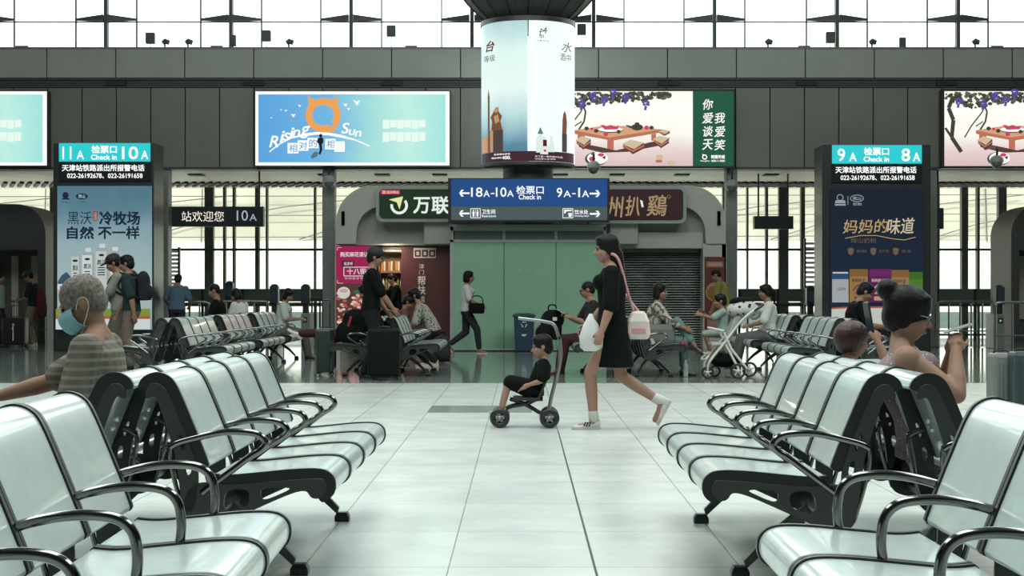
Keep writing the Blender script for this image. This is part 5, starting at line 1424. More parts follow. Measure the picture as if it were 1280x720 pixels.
# ---- the man in the mask, on the bench facing left
p = person('person in a beige checked shirt and pale blue face mask seated in the left foreground', -1.82, 6.72, 180, 1.60, .47, lean=-10, bend=5, head=(24, 8), hands=[(.41, -.12, .69), (.24, .17, .585)], elbows=[V((-.3, -.5, -1)), V((-.5, .3, -1))], feet=seat_feet(.50),
           top='shirt', top_mat=pattern('beige_check', (.115, .108, .088), (.22, .21, .175), 'check', 9), sleeve=.85, bottom_mat=mat('dark_trousers', (.03, .032, .035), .8), hair='cropped', hair_mat=hairg_m, voxel=.0065, girth=.98, hair_scale=1.04, curl=.6)
q, hl = p['q'], p['hl']
mask_m = mat('mask_blue', (.22, .43, .48), .8, var=.05, bump=.1)
rg = []
for z, x, w in ((-.006, .100, .052), (-.022, .119, .066), (-.05, .122, .074), (-.085, .114, .070), (-.110, .096, .056), (-.120, .074, .040)):
    rg.append([hl(x + .010 - .078*(abs(t)**1.8), w*t*1.06, z - .0 + .01*abs(t)) for t in [-1 + 2*k/12 for k in range(13)]])
m = MB(); nn = 13
vs = [v for r_ in rg for v in r_]; fs = [(a*nn + k, a*nn + k + 1, (a+1)*nn + k + 1, (a+1)*nn + k) for a in range(len(rg) - 1) for k in range(nn - 1)]
m.add(vs, fs); mk = m.build('face_mask', mask_m, None, smooth=80); sm = mk.modifiers.new('thick', 'SOLIDIFY'); sm.thickness = .003
mk.location = p['body'].location; mk.rotation_euler = p['body'].rotation_euler; tag(mk, 'pale blue face mask on the man in the left foreground', 'face mask')
for sg in (-1, 1):
    m = MB(); m.tube(smooth_path([hl(.03, .070*sg, -.02), hl(.0, .080*sg, .018), hl(-.028, .081*sg, .012), hl(-.026, .080*sg, -.03), hl(.03, .068*sg, -.098)], 4), .0022, 6); m.build('ear_loop', shoe_w, mk)
phone(p, 0, 'dark phone in the hand of the masked man', tilt=60)

# ---- the woman in the sequined dress, on the bench facing right
def sequin():
    m_ = mat('sequin_mauve', (.22, .17, .18), .6, var=.08); nt = m_.node_tree; b = nt.nodes['Principled BSDF']
    tc = nt.nodes.new('ShaderNodeTexCoord'); v = nt.nodes.new('ShaderNodeTexVoronoi'); v.inputs['Scale'].default_value = 58
    nt.links.new(tc.outputs['Object'], v.inputs['Vector'])
    rp = nt.nodes.new('ShaderNodeValToRGB'); rp.color_ramp.elements[0].position = .17; rp.color_ramp.elements[0].color = (1,)*4; rp.color_ramp.elements[1].position = .22; rp.color_ramp.elements[1].color = (0, 0, 0, 1)
    nt.links.new(v.outputs['Distance'], rp.inputs['Fac']); mxs = nt.nodes.new('ShaderNodeMix'); mxs.data_type = 'RGBA'; mxs.inputs[6].default_value = (.22, .17, .18, 1); mxs.inputs[7].default_value = (.75, .72, .72, 1)  # sparkle is put into the base colour as pale dots
    nt.links.new(rp.outputs['Color'], mxs.inputs[0]); nt.links.new(mxs.outputs[2], b.inputs['Base Color'])
    mr = nt.nodes.new('ShaderNodeMapRange'); mr.inputs['To Min'].default_value = .75; mr.inputs['To Max'].default_value = .18
    nt.links.new(rp.outputs['Color'], mr.inputs['Value']); nt.links.new(mr.outputs[0], b.inputs['Roughness'])
    return m_
p = person('person with a hair bun and glasses in a sequined mauve dress, right foreground', 1.78, 7.0, -8, 1.52, .455, lean=-22, bend=-8, female=True, head=(12, -6), hands=[(.11, -.05, .88), (.10, .05, .86)], feet=seat_feet(.50), elbows=[V((.8, -.4, -1)), V((.6, .4, -1))],
           top='dress', top_mat=sequin(), sleeve=0, dress_hem=((.22, 0, .45), (.24, .20)), hair='bun', hair_scale=1.13, voxel=.0065, shoe=shoe_k, girth=1.16, curl=.8, skin=skin2_m, fat_arm=1.12)
sk = MB(); 
for i in (0, 1): sk.capsule(p['P'] + V((0, (-.09, .09)[i], -.0)), p['K'][i], .115, .10, 14); sk.capsule(p['K'][i], p['K'][i]*.5 + p['A'][i]*.5, .095, .11, 14)
o = remesh(sk, 'skirt', .012, MATS['sequin_mauve'], p['body'], 3)
hl = p['hl']; m = MB()
for sg in (-1, 1):
    m.tube([hl(.108 - .012*(1 - math.cos(2*PI*k/16))*.2, .034*sg + .026*math.cos(2*PI*k/16), .0 + .022*math.sin(2*PI*k/16)) for k in range(16)], .0022, 6, closed=True); m.tube([hl(.102, .058*sg, .004), hl(-.0, .080*sg, .010)], .002, 6)
m.tube([hl(.113, -.009, .003), hl(.113, .009, .003)], .002, 6); m.build('glasses', mat('glasses_rim', (.35, .34, .33), .15, .9), p['body'])
phone(p, 0, 'white phone in the hands of the woman in the sequined dress', size=(.07, .009, .12), tilt=72, m_=shoe_w)

# ---- reddish-haired person beside her
p = person('person with reddish brown hair holding up a phone, beside the sequined dress', 1.74, 8.05, 10, 1.14, .46, lean=-26, bend=-6, female=True, head=(6, -10), hands=[(-.02, -.18, .89), (.22, .12, .64)], feet=[(.42, -.08, .1), (.42, .08, .1)], elbows=[V((.2, -.6, -1)), V((-.2, .6, -1))],
           top='shirt', top_mat=mat('pale_grey_cloth', (.42, .45, .44), .8), sleeve=.7, bottom_mat=mat('grey_trousers', (.10, .10, .10), .8), hair='round', hair_scale=1.2, hair_mat=hairr_m, voxel=.008, curl=.9, shoe=shoe_w)
phone(p, 0, 'dark phone held up behind the sequined woman', tilt=-10)

# ---- the walking woman in black
p = person('person in a short black dress walking left with a pink shoulder strap', PX(765, 13.4), 13.4, 180, 1.63, .865, lean=1, bend=4, female=True, head=(6, 8), hands=[(.20, -.17, .86), (.10, .26, .82)], feet=[(-.42, -.06, .145), (.155, .05, .0)],
           top='dress', top_mat=black_c, sleeve=1.0, dress_hem=((-.02, 0, .52), (.165, .205)), hair='long', voxel=.0075, shoe=shoe_w, foot_pitch=(62, 0), knees=[V((1, 0, -.1)), V((1, 0, .1))], skin=skin2_m, curl=.8, elbows=[V((-1, -.3, -.2)), V((-1, .3, -.2))])
w = p
for i in (1, 0):
    m = MB(); m.capsule(p['A'][i] + V((0, 0, .015)), p['A'][i] + (p['K'][i] - p['A'][i])*.16, .043, .044, 12); m.build('sock', shoe_w, p['body'], smooth=60)
# emblem stripes on the near shoe
m = MB(); a = p['A'][1]
for k in range(3): m.box(a + V((.035 + .022*k, .042, -.028)), (.010, .004, .035), 0, Matrix.Rotation(R(-25), 3, 'Y'))
m.box(a + V((.05, .043, -.012)), (.05, .004, .008)); m.build('shoe_stripe', black_m, p['body'])
# bags she carries
b_ = root('shoulder_bag', (PX(798, 13.4), 13.42, PZ(424, 13.4)), 'pink and white shoulder bag at the back of the walking woman', 'bag')
pink = mat('bag_pink', (.55, .28, .28), .5); m = MB(); m.loft([[V((sx*a, sy*c, z)) for sx, sy in ((-1, -1), (1, -1), (1, 1), (-1, 1))] for a, c, z in ((.085, .06, 0), (.098, .07, .05), (.09, .065, .15), (.055, .03, .235))]); m.build('bag_body', mat('bag_cream', (.62, .55, .52), .4), b_, bevel=.02)
m = MB(); m.box((0, -.068, .07), (.12, .012, .05)); m.build('pocket', pink, b_, bevel=.005)
m = MB(); m.tube(smooth_path([(-.03, 0, .20), (-.10, -.06, .42), (-.17, -.10, .66), (-.235, -.09, .715), (-.26, .0, .70), (-.24, .08, .62), (-.12, .09, .40), (.02, .02, .21)], 5), .012, 8); m.build('strap', pink, b_, smooth=60)
b_ = root('plastic_bag', (PX(737, 13.4), 13.2, PZ(438, 13.4)), 'white plastic bag in the hand of the walking woman', 'bag')
m = MB(); rr = random.Random(4)
m.loft([[V((a*math.cos(t*PI/8)*(1 + .12*rr.uniform(-1, 1)), c*math.sin(t*PI/8)*(1 + .12*rr.uniform(-1, 1)), z)) for t in range(16)] for a, c, z in ((.05, .03, 0), (.09, .055, .03), (.095, .06, .12), (.065, .045, .22), (.03, .02, .275), (.012, .01, .31))]); m.build('bag_body', mat('plastic_white', (.62, .65, .63), .35), b_, smooth=70)

# ---- toddler on the push trike
t_ = root('push_trike', (PX(655, 13.6), 13.6, 0), 'black folding push trike with a toddler in it', 'push trike')
bk = mat('trike_black', (.02, .022, .022), .35); gy = mat('trike_grey', (.30, .32, .31), .3, .7)
def wheel(parent, x, y, r_, w_, name='wheel', hubm=None, tyre=None):
    m = MB(); m.tube([(x + (r_ - w_*.45)*math.cos(2*PI*k/24), y, r_ + (r_ - w_*.45)*math.sin(2*PI*k/24)) for k in range(24)], w_*.45, 8, closed=True); o = m.build(name, tyre or bk, parent, smooth=60)
    m = MB(); rot = Matrix.Rotation(R(90), 3, 'X')
    for k in range(5):
        a = 2*PI*k/5 + .3; m.capsule((x, y, r_), (x + (r_ - w_)*math.cos(a), y, r_ + (r_ - w_)*math.sin(a)), w_*.28, w_*.2, 8)
    m.ell((x, y, r_), (r_*.28, w_*.6, r_*.28), None, 12, 7); m.build('hub', hubm or gy, o, smooth=50)
    return o
for x, y in ((-.205, -.10), (-.205, .10), (.215, -.14), (.215, .14)): wheel(t_, x, y, .085, .05)
m = MB(); m.tube(smooth_path([(-.205, 0, .10), (-.13, 0, .17), (.02, 0, .20), (.10, 0, .235), (.16, 0, .24)], 4), .02, 8); m.tube([(-.12, 0, .24), (.0, 0, .20), (.12, 0, .13), (.215, 0, .085)], .018, 8); m.tube([(.215, -.14, .085), (.215, .14, .085)], .012, 8); m.tube([(-.205, -.10, .085), (-.205, .10, .085)], .012, 8); m.build('frame', bk, t_, smooth=60)
m = MB(); m.loft([[V((x, y, z)) for x, y, z in ((x0, -.12, z0), (x0, .12, z0), (x0 + dx, .12, z0 + dz), (x0 + dx, -.12, z0 + dz))] for x0, z0, dx, dz in ((-.10, .235, .01, .03), (.12, .225, -.01, .03), (.20, .40, -.03, .0))]); m.build('seat', bk, t_, bevel=.01)
m = MB(); m.tube(smooth_path([(.20, 0, .09), (.235, 0, .26), (.285, 0, .46), (.31, 0, .62), (.30, 0, .76)], 4), .017, 8); m.tube(smooth_path([(.30, 0, .74), (.26, 0, .86), (.18, 0, .895), (-.05, 0, .925)], 5), .014, 8); m.build('push_handle', gy, t_, smooth=60)
m = MB(); m.tube([(.30, -.10, .76), (.30, .10, .76)], .014, 8); m.build('handle_grip', bk, t_)
p = person('toddler in a dark dress riding the push trike', PX(668, 13.6), 13.6, 180, .92, .31, lean=-26, bend=-12, female=False, head=(8, 0), hands=[(.02, -.12, .36), (.06, .12, .36)], feet=[(.29, -.07, .11), (.27, .07, .12)], knees=[V((.6, 0, 1)), V((.6, 0, 1))],
           top='dress', top_mat=black_c, sleeve=.8, dress_hem=((.20, 0, .30), (.09, .12)), hair='short', voxel=.0075, shoe=mat('shoe_tan', (.42, .34, .20), .6), skin=skin2_m, child=True)
m = MB(); [m.capsule(p['P'] + V((.0, y, .02)), p['K'][i] + V((-.02, 0, .0)), .075, .065, 12) for i, y in ((0, -.05), (1, .05))]; remesh(m, 'skirt', .012, black_c, p['body'], 3)

# ---- seated man with glasses behind the trike
p = person('person in dark top and glasses seated behind the walking woman, holding paper', 1.04, 22.75, 186, 1.70, SIT, lean=6, bend=10, head=(12, -15), hands=[(.38, -.10, .82), (.34, .12, .80)], feet=seat_feet(.50),
           top='shirt', top_mat=mat('charcoal_cloth', (.02, .021, .022), .85), sleeve=.8, bottom_mat=mat('dark_red_trousers', (.045, .018, .018), .8), hair='cropped', voxel=.011, shoe=shoe_k)
hl = p['hl']; m = MB()
for sg in (-1, 1): m.tube([hl(.108, .034*sg + .024*math.cos(2*PI*k/12), .002 + .018*math.sin(2*PI*k/12)) for k in range(12)], .004, 6, closed=True); m.tube([hl(.10, .056*sg, .004), hl(0, .082*sg, .01)], .003, 6)
m.build('glasses', black_m, p['body'])
w_ = world_at(p, p['W'][0]); o = MB().box((0, 0, 0), (.16, .22, .006)).build('paper', shoe_w, None); o.location = w_ + V((-.10, 0, .07)); o.rotation_euler = (0, R(28), 0); tag(o, 'white sheet of paper held by the seated man in glasses', 'paper')

# ---- woman in white shirt walking right
p = person('person in white shirt and dark trousers walking right in front of the green glass', PX(583, 30.7), 30.7, 0, 1.60, .835, lean=2, bend=4, female=True, head=(4, 0), hands=[(.28, -.16, .92), (-.02, .20, .76)], feet=[(.25, -.05, .0), (-.33, .06, .10)], foot_pitch=(0, 45),
           top='shirt', top_mat=mat('white_cloth', (.52, .54, .52), .8), sleeve=.8, bottom_mat=mat('navy_trousers', (.025, .03, .035), .8), leg_to=.85, hair='bob', voxel=.011, shoe=mat('shoe_red', (.22, .08, .07), .6))
b_ = root('handbag', (PX(596, 30.6), 30.45, PZ(392, 30.5)), 'black handbag on the arm of the woman in the white shirt', 'bag')
m = MB(); m.box((0, 0, .10), (.30, .12, .20)); m.build('bag_body', black_c, b_, bevel=.03); m = MB(); m.tube(smooth_path([(-.12, 0, .19), (-.10, 0, .30), (0, 0, .34), (.10, 0, .30), (.12, 0, .19)], 4), .012, 6); m.build('handle', black_c, b_)
phone(p, 0, 'pale phone in the hand of the woman in the white shirt', tilt=40, m_=shoe_w)

# ---- man in black with cap and tall suitcase
p = person('person all in black with a cap standing beside the tall black suitcase', PX(464, 21.55), 21.55, 4, 1.75, lean=2, bend=3, head=(10, 0), hands=[(.30, -.16, .93), (.20, .20, .92)], feet=[(-.10, -.10, 0), (.12, .10, 0)], elbows=[V((-1, -.2, -.5)), V((-1, .2, -.5))],
           top='shirt', top_mat=black_c, sleeve=.95, bottom_mat=mat('black_trousers', (.014, .015, .016), .8), hair='short', voxel=.010)
cap(p, mat('cap_black', (.012, .012, .013), .7))

def suitcase(x0, x1, y0, y1, Y, depth, m_, label, handle_py=None, words=None, wmat=None):
    """upright wheeled case whose front spans the given pixels at distance Y"""
    a = PX(x0, Y); b = PX(x1, Y); H = PZ(y0, Y)
    r = root('suitcase', ((a + b)/2, Y + depth/2, 0), label, 'suitcase'); hx = (b - a)/2
    m = MB(); m.span((-hx, -depth/2, .055), (hx, depth/2, H)); m.build('shell', m_, r, bevel=.035)
    m = MB()
    for k in range(5):
        x = -hx*.7 + hx*1.4*k/4; m.span((x - .012, -depth/2 - .006, .12), (x + .012, -depth/2 + .01, H - .08))
    if not words: m.build('ribs', m_, r, bevel=.004)
    for sx in (-1, 1):
        for sy in (-1, 1):
            w_ = MB(); w_.tube([(sx*hx*.75 + .018*math.cos(t*PI/6), sy*depth*.32, .025 + .018*math.sin(t*PI/6)) for t in range(12)], .007, 6, closed=True); w_.lathe([(.012, .03), (.018, .06)], (sx*hx*.75, sy*depth*.32, 0), 10); w_.build('wheel', black_m, r, smooth=50)
    if handle_py:
        zt = PZ(handle_py, Y); m = MB(); m.tube([(-hx*.45, depth*.3, H - .02), (-hx*.45, depth*.3, zt - .02), (-hx*.40, depth*.3, zt), (hx*.40, depth*.3, zt), (hx*.45, depth*.3, zt - .02), (hx*.45, depth*.3, H - .02)], .011, 8); m.build('pull_handle', frame_k, r)
    m = MB(); m.tube(smooth_path([(-.07, 0, H - .005), (-.06, 0, H + .022), (.06, 0, H + .022), (.07, 0, H - .005)], 3), .009, 8); m.build('carry_handle', black_m, r)
    if words:
        vs, fs = text_geo(words); m = MB(); Ht = (H - .055)*.62; w2 = .055
        m.add([(-.03 + w2*(v) , -depth/2 - .003, H - .13 - u*Ht) for u, v in vs], fs); m.build('lettering', wmat, r, recalc=False)
    return r
suitcase(459, 499, 411, 474, 20.95, .27, mat('case_black', (.004, .007, .005), .6, spec=.15), 'tall black suitcase right of the man in the black cap')
suitcase(394, 414, 411, 469, 22.0, .42, mat('case_green', (.022, .035, .03), .35), 'narrow dark green suitcase standing left of the reclining person', 375)
suitcase(2, 31, 397, 436, 34.3, .30, mat('case_dark', (.012, .013, .014), .4), 'black suitcase with white lettering at the left edge', 382, 'Supreme', lit('case_print', (.55, .55, .55), .6))  # white lettering glows by itself, with no lamp in the case
suitcase(1243, 1272, 442, 503, 15.2, .30, mat('case_grey', (.15, .165, .16), .4), 'grey suitcase at the right edge behind the sequined dress')
suitcase(1268, 1300, 440, 508, 15.0, .26, mat('case_teal', (.03, .05, .055), .4), 'dark teal suitcase cut off by the right edge')

# ---- people by the left-centre bench
p = person('person in black with a crossed leg reclining on the bench left of the tall suitcase', -2.30, 22.9, 180, 1.70, SIT, lean=-24, bend=-5, head=(25, 0), hands=[(.20, -.08, .62), (.18, .10, .62)], feet=[(.42, -.10, .0), (.88, .04, .50)], knees=[V((1, 0, 1)), V((.3, 0, 1))],
           top='shirt', top_mat=black_c, sleeve=1.9, bottom_mat=mat('wine_trousers', (.05, .018, .020), .8), hair='short', voxel=.011, shoe=shoe_w, foot_pitch=(0, -35))
b_ = root('backpack', (PX(440, 22.0), 22.15, .45), 'black backpack with red tag leaning on the bench by the tall suitcase', 'backpack')
m = MB(); m.box((0, 0, .2), (.30, .18, .34), 0, Matrix.Rotation(R(30), 3, 'Y')); m.ell((.04, 0, .34), (.19, .11, .15)); m.ell((-.08, -.03, .16), (.16, .11, .16)); remesh(m, 'pack_body', .014, black_c, b_, 6)
m = MB(); m.box((-.04, -.115, .30), (.03, .01, .17), 0, Matrix.Rotation(R(18), 3, 'Y')); m.build('tag', mat('tag_red', (.30, .02, .03), .6), b_)
m = MB(); m.tube(smooth_path([(.10, -.05, .46), (.18, -.06, .40), (.20, -.07, .20), (.08, -.07, .05)], 4), .015, 6); m.build('strap', black_c, b_)
p = person('person in a spotted blouse bending forward over a child right of the tall suitcase', PX(542, 25.4), 25.4, 180, 1.60, .56, lean=38, bend=30, female=True, head=(20, 0), hands=[(.46, -.10, .62), (.48, .12, .60)], feet=[(-.02, -.12, 0), (.10, .12, 0)], knees=[V((1, -.2, .4)), V((1, .2, .4))],
           top='blouse', top_mat=pattern('spotted_blouse', (.30, .29, .25), (.05, .05, .05), 'dots', 24), sleeve=.9, bottom_mat=mat('black_trousers', (.014, .015, .016), .8), hair='short', voxel=.011, shoe=mat('shoe_tan', (.42, .34, .20), .6))
p = person('child with dark hair standing in front of the bending person in the spotted blouse', PX(502, 25.3), 25.35, 0, 1.08, lean=8, bend=10, head=(30, 0), hands=[(.16, -.10, .55), (.16, .10, .55)], top='shirt', top_mat=mat('child_brown', (.12, .07, .055), .8), sleeve=.5, bottom='shorts', bottom_mat=mat('child_shorts', (.03, .03, .035), .8), hair='short', voxel=.010, child=True)
b_ = root('backpack', (PX(552, 26.3), 26.4, 0), 'dark backpack on the floor behind the person in the spotted blouse', 'backpack')
m = MB(); m.box((0, 0, .19), (.28, .20, .34)); m.ell((0, 0, .34), (.15, .11, .12)); m.ell((.03, -.08, .15), (.13, .09, .13)); remesh(m, 'pack_body', .014, mat('rucksack_grey', (.03, .03, .034), .8), b_, 6)
m = MB(); m.tube(smooth_path([(-.05, 0, .44), (-.04, 0, .50), (.04, 0, .50), (.05, 0, .44)], 4), .012, 6); m.build('handle', black_c, b_)
p = person('shop assistant in dark clothes behind the man in the black cap', PX(496, 33.5), 33.35, 200, 1.58, lean=6, head=(20, 0), hands=[(.3, -.1, .9), (.3, .12, .88)], top='shirt', top_mat=black_c, sleeve=1.6, bottom_mat=mat('black_trousers', (.014, .015, .016), .8), hair='short', voxel=.013)

# ---- floral woman, her bag, the small child
p = person('person in floral blouse and teal trousers seated with crossed legs by the stroller', 1.86, 22.35, -8, 1.62, SIT, lean=5, bend=9, female=True, head=(2, -14), hands=[(.42, -.14, .66), (.40, .06, .68)], feet=[(.40, -.06, .0), (.55, -.10, .36)], knees=[V((1, 0, 1)), V((.6, -.2, 1))],
           top='blouse', top_mat=pattern('floral_blouse', (.10, .09, .075), (.42, .39, .34), 'floral', 15), sleeve=1.5, bottom_mat=mat('teal_trousers', (.11, .20, .18), .8), leg_to=.8, hair='bob', voxel=.010, shoe=shoe_k, girth=1.15, foot_pitch=(0, 30))
b_ = root('handbag', (PX(826, 21.9), 21.95, .452), 'grey handbag on the bench in front of the person in the floral blouse', 'bag')
m = MB(); m.loft([[V((x, y, z)) for x, y in rounded_rect(-a, -c, a, c, .04, 3)] for a, c, z in ((.17, .08, 0), (.20, .10, .06), (.18, .085, .20), (.14, .06, .27))]); m.build('bag_body', mat('bag_grey', (.10, .10, .09), .55), b_, bevel=.015)
m = MB(); m.tube(smooth_path([(-.10, -.03, .24), (-.10, -.03, .35), (0, -.03, .39), (.10, -.03, .35), (.10, -.03, .24)], 5), .010, 6); m.build('handle', mat('bag_handle', (.08, .08, .07), .5), b_)
b_ = root('tissue_pack', (PX(814, 21.75), 21.72, .447), 'small white packet on the bench beside the grey handbag', 'packet')
m = MB(); m.box((0, 0, .03), (.09, .05, .05), 0, Matrix.Rotation(R(10), 3, 'Z')); m.build('packet_body', shoe_w, b_, bevel=.012); m = MB(); m.ell((.0, 0, .065), (.03, .012, .02)); m.build('tissue', shoe_w, b_)
b_ = root('cloth_pouch', (PX(853, 22.1), 22.0, .50), 'small red pouch hanging at the knee of the person in the floral blouse', 'pouch')
m = MB(); m.loft([[V((a*math.cos(t*PI/6), a*.6*math.sin(t*PI/6), z)) for t in range(12)] for a, z in ((.02, -.16), (.06, -.14), (.06, -.06), (.02, 0))]); m.build('pouch_body', mat('pouch_red', (.22, .02, .05), .6), b_, smooth=60); m = MB(); m.tube([(0, 0, 0), (.01, 0, .08)], .006, 6); m.build('cord', black_c, b_)
b_ = root('water_bottle', (PX(857, 21.9), 21.9, 0), 'clear water bottle standing on the floor by the floral blouse', 'bottle')
m = MB(); m.lathe([(.02, 0), (.033, .005), (.034, .09), (.030, .10), (.034, .11), (.033, .17), (.014, .205), (.013, .215)], n=16); m.build('bottle_body', mat('pet_clear', (.45, .50, .48), .12), b_, smooth=50); m = MB(); m.lathe([(.016, .213), (.016, .235)], n=14); m.build('lid', shoe_w, b_)
p = person('small child in pale green with arms stretched left by the white stroller', PX(905, 22.2), 22.3, 180, 1.0, .62, lean=4, bend=4, head=(6, 0), hands=[(.26, -.05, .86), (.29, .06, .84)], feet=[(.18, -.06, .30), (.18, .06, .30)], knees=[V((1, 0, .5)), V((1, 0, .5))], elbows=[V((0, -.2, -1)), V((0, .2, -1))],
           top='shirt', top_mat=mat('pale_green_cloth', (.26, .34, .30), .8), sleeve=.8, bottom='shorts', bottom_mat=mat('child_pale', (.30, .31, .29), .8), hair='short', voxel=.010, child=True, shoe=shoe_w)

# ---- white stroller
st = root('stroller', (PX(908, 21.6), 21.65, 0), 'white framed baby stroller with black basket and dotted canopy', 'stroller')
sx = lambda px: PX(px, 21.6) - st.location.x
sz = lambda py: PZ(py, 21.6)
wf = mat('stroller_white', (.62, .62, .58), .4)
for px, y, r_ in ((883, -.20, .085), (896, .20, .085), (920, -.25, .105), (941, .25, .105)): wheel(st, sx(px), y, r_, .035, 'wheel', wf, bk)
for y in (-.22, .22):
    m = MB(); m.tube(smooth_path([(sx(883), y*.9, .12), (sx(886), y, .24), (sx(905), y, .50), (sx(925), y, .78), (sx(945), y, .96)], 5), .017, 8); m.build('side_tube', wf, st, smooth=60)
    m = MB(); m.tube([(sx(903), y, .62), (sx(912), y, .40), (sx(931), y*1.1, .14)], .017, 8); m.tube([(sx(905), y, .46), (sx(921), y*1.1, .13)], .017, 8); m.build('leg_tube', wf, st, smooth=60)
m = MB(); m.tube(smooth_path([(sx(940), -.22, .91), (sx(951), -.22, .985), (sx(953), 0, 1.0), (sx(951), .22, .985), (sx(940), .22, .91)], 5), .018, 8); m.build('handlebar', bk, st, smooth=60)
m = MB(); m.loft([[V((x, y, z)) for x, y, z in ((sx(905), -.18, .50), (sx(905), .18, .50), (sx(918), .18, .84), (sx(918), -.18, .84))], [V((x, y, z)) for x, y, z in ((sx(911), -.18, .48), (sx(911), .18, .48), (sx(926), .18, .84), (sx(926), -.18, .84))]]); m.build('backrest', mat('stroller_mesh', (.30, .33, .31), .8), st, bevel=.02)
m = MB(); m.box((sx(899), 0, .46), (.24, .36, .05)); m.build('seat', mat('stroller_seat', (.42, .42, .38), .8), st, bevel=.02)
m = MB(); m.ell((sx(908), 0, .24), (.22, .20, .10)); m.build('basket', black_c, st, smooth=70)
cmb = MB(); cmb.ell((sx(931), 0, .93), (.20, .24, .13)); cmb.ell((sx(921), 0, .92), (.14, .23, .10)); remesh(cmb, 'canopy', .014, pattern('dotted_canopy', (.48, .48, .45), (.02, .02, .02), 'dots', 14), st, 3)
m = MB(); m.ell((sx(928), .02, 1.03), (.17, .16, .07)); m.build('blanket', black_c, st, smooth=70)
m = MB(); m.tube(smooth_path([(sx(884), -.2, .30), (sx(880), -.2, .26), (sx(878), 0, .25), (sx(880), .2, .26), (sx(884), .2, .30)], 4), .015, 8); m.build('footrest', wf, st)
m = MB(); m.tube(smooth_path([(sx(903), -.2, .64), (sx(890), -.18, .67), (sx(886), 0, .68), (sx(890), .18, .67), (sx(903), .2, .64)], 4), .016, 8); m.build('bumper_bar', wf, st)

# ---- others at the back on the right
p = person('person in a yellow green shirt bending in front of the maroon poster', PX(910, 30.9), 30.9, 160, 1.66, lean=20, bend=25, head=(25, 0), hands=[(.34, -.16, .76), (.30, .16, .78)], top='shirt', top_mat=mat('olive_cloth', (.20, .19, .055), .8), sleeve=.9, bottom_mat=mat('khaki_trousers', (.20, .18, .13), .8), hair='cropped', voxel=.012)
p = person('person in a white blouse with a ponytail seated facing left at the back', 3.78, 24.55, 180, 1.62, SIT, lean=-3, bend=8, female=True, head=(5, 0), hands=[(.26, -.03, .98), (.30, .12, .66)], feet=seat_feet(.48), elbows=[V((.3, -.4, -1)), V((-.3, .5, -.6))], top='blouse', top_mat=mat('white_blouse', (.56, .57, .53), .8), sleeve=.9, bottom_mat=mat('grey_trousers', (.10, .10, .10), .8), hair='ponytail', voxel=.010, girth=1.05)
p = person('person in a black shirt seated facing right by the navy advert', 4.46, 21.6, 0, 1.70, SIT, lean=8, bend=22, head=(30, 0), hands=[(.40, -.10, .70), (.40, .10, .68)], feet=seat_feet(.50), top='shirt', top_mat=black_c, sleeve=.8, bottom_mat=mat('dark_trousers', (.03, .032, .035), .8), hair='short', voxel=.010)

# ---- left side
p = person('person in dark cap and khaki trousers looking at a phone by the left kiosk', PX(42, 34.9), 34.9, 180, 1.66, lean=3, bend=10, head=(28, 0), hands=[(.30, -.06, 1.02), (.28, .10, 1.00)], top='shirt', top_mat=mat('dark_tee', (.022, .022, .024), .8), sleeve=.8, bottom_mat=mat('khaki_trousers', (.20, .18, .13), .8), hair='short', voxel=.012, shoe=shoe_w)
cap(p, mat('cap_black', (.012, .012, .013), .7)); phone(p, 0, 'white phone in the hands of the man in the dark cap', tilt=-20, m_=shoe_w)
b_ = root('jacket', (PX(54, 34.9), 34.75, .62), 'dark red jacket hanging over the arm behind the man in the dark cap', 'jacket')
m = MB(); m.ell((0, 0, .38), (.11, .16, .26)); m.ell((.03, 0, .2), (.10, .14, .22)); m.capsule((-.02, -.1, .3), (-.10, -.1, -.02), .05, .04); remesh(m, 'jacket_body', .016, mat('jacket_red', (.085, .028, .028), .8), b_, 5)
p = person('person in a pale green shirt cut off by the left edge', PX(-4, 34.6), 34.7, 0, 1.60, lean=2, top='shirt', top_mat=mat('pale_green_cloth', (.26, .34, .30), .8), sleeve=1.7, bottom_mat=mat('dark_trousers', (.03, .032, .035), .8), hair='short', voxel=.013)
p = person('person in a grey polo and black cap with a backpack by the milk advert', PX(150, 23.6), 23.6, 190, 1.72, lean=3, bend=8, head=(22, 0), hands=[(.30, -.06, .90), (.30, .10, .92)], feet=[(.15, -.10, 0), (-.15, .10, .02)], top='polo_shirt', top_mat=mat('grey_polo', (.26, .27, .24), .8), sleeve=.8, bottom_mat=mat('stone_trousers', (.16, .15, .13), .8), hair='short', voxel=.010, girth=1.06)
cap(p, mat('cap_black', (.012, .012, .013), .7)); pack(p, mat('pack_black', (.014, .014, .015), .75), 'black backpack worn by the person in the grey polo')
p = person('person in a dark teal shirt with a backpack walking left, beside the grey polo', PX(183, 23.9), 23.0, 178, 1.69, lean=4, bend=8, head=(8, 0), hands=[(.26, -.14, .80), (-.10, .2, .80)], feet=[(.22, -.10, 0), (-.20, .10, .05)], foot_pitch=(0, 25), top='shirt', top_mat=mat('dark_teal_cloth', (.018, .036, .036), .8), sleeve=.9, bottom_mat=mat('taupe_trousers', (.16, .12, .10), .8), hair='short', voxel=.010)
pack(p, mat('pack_navy', (.014, .018, .024), .75), 'dark backpack worn by the person in the dark teal shirt')
p = person('person in a light blue shirt seen from behind near the left gate', PX(221, 32.6), 32.6, 92, 1.56, lean=12, bend=18, head=(20, 0), hands=[(.30, -.20, .90), (.30, .20, .90)], top='shirt', top_mat=mat('steel_blue_cloth', (.085, .14, .20), .8), sleeve=.8, bottom_mat=mat('dark_trousers', (.03, .032, .035), .8), hair='short', voxel=.012, girth=1.08)
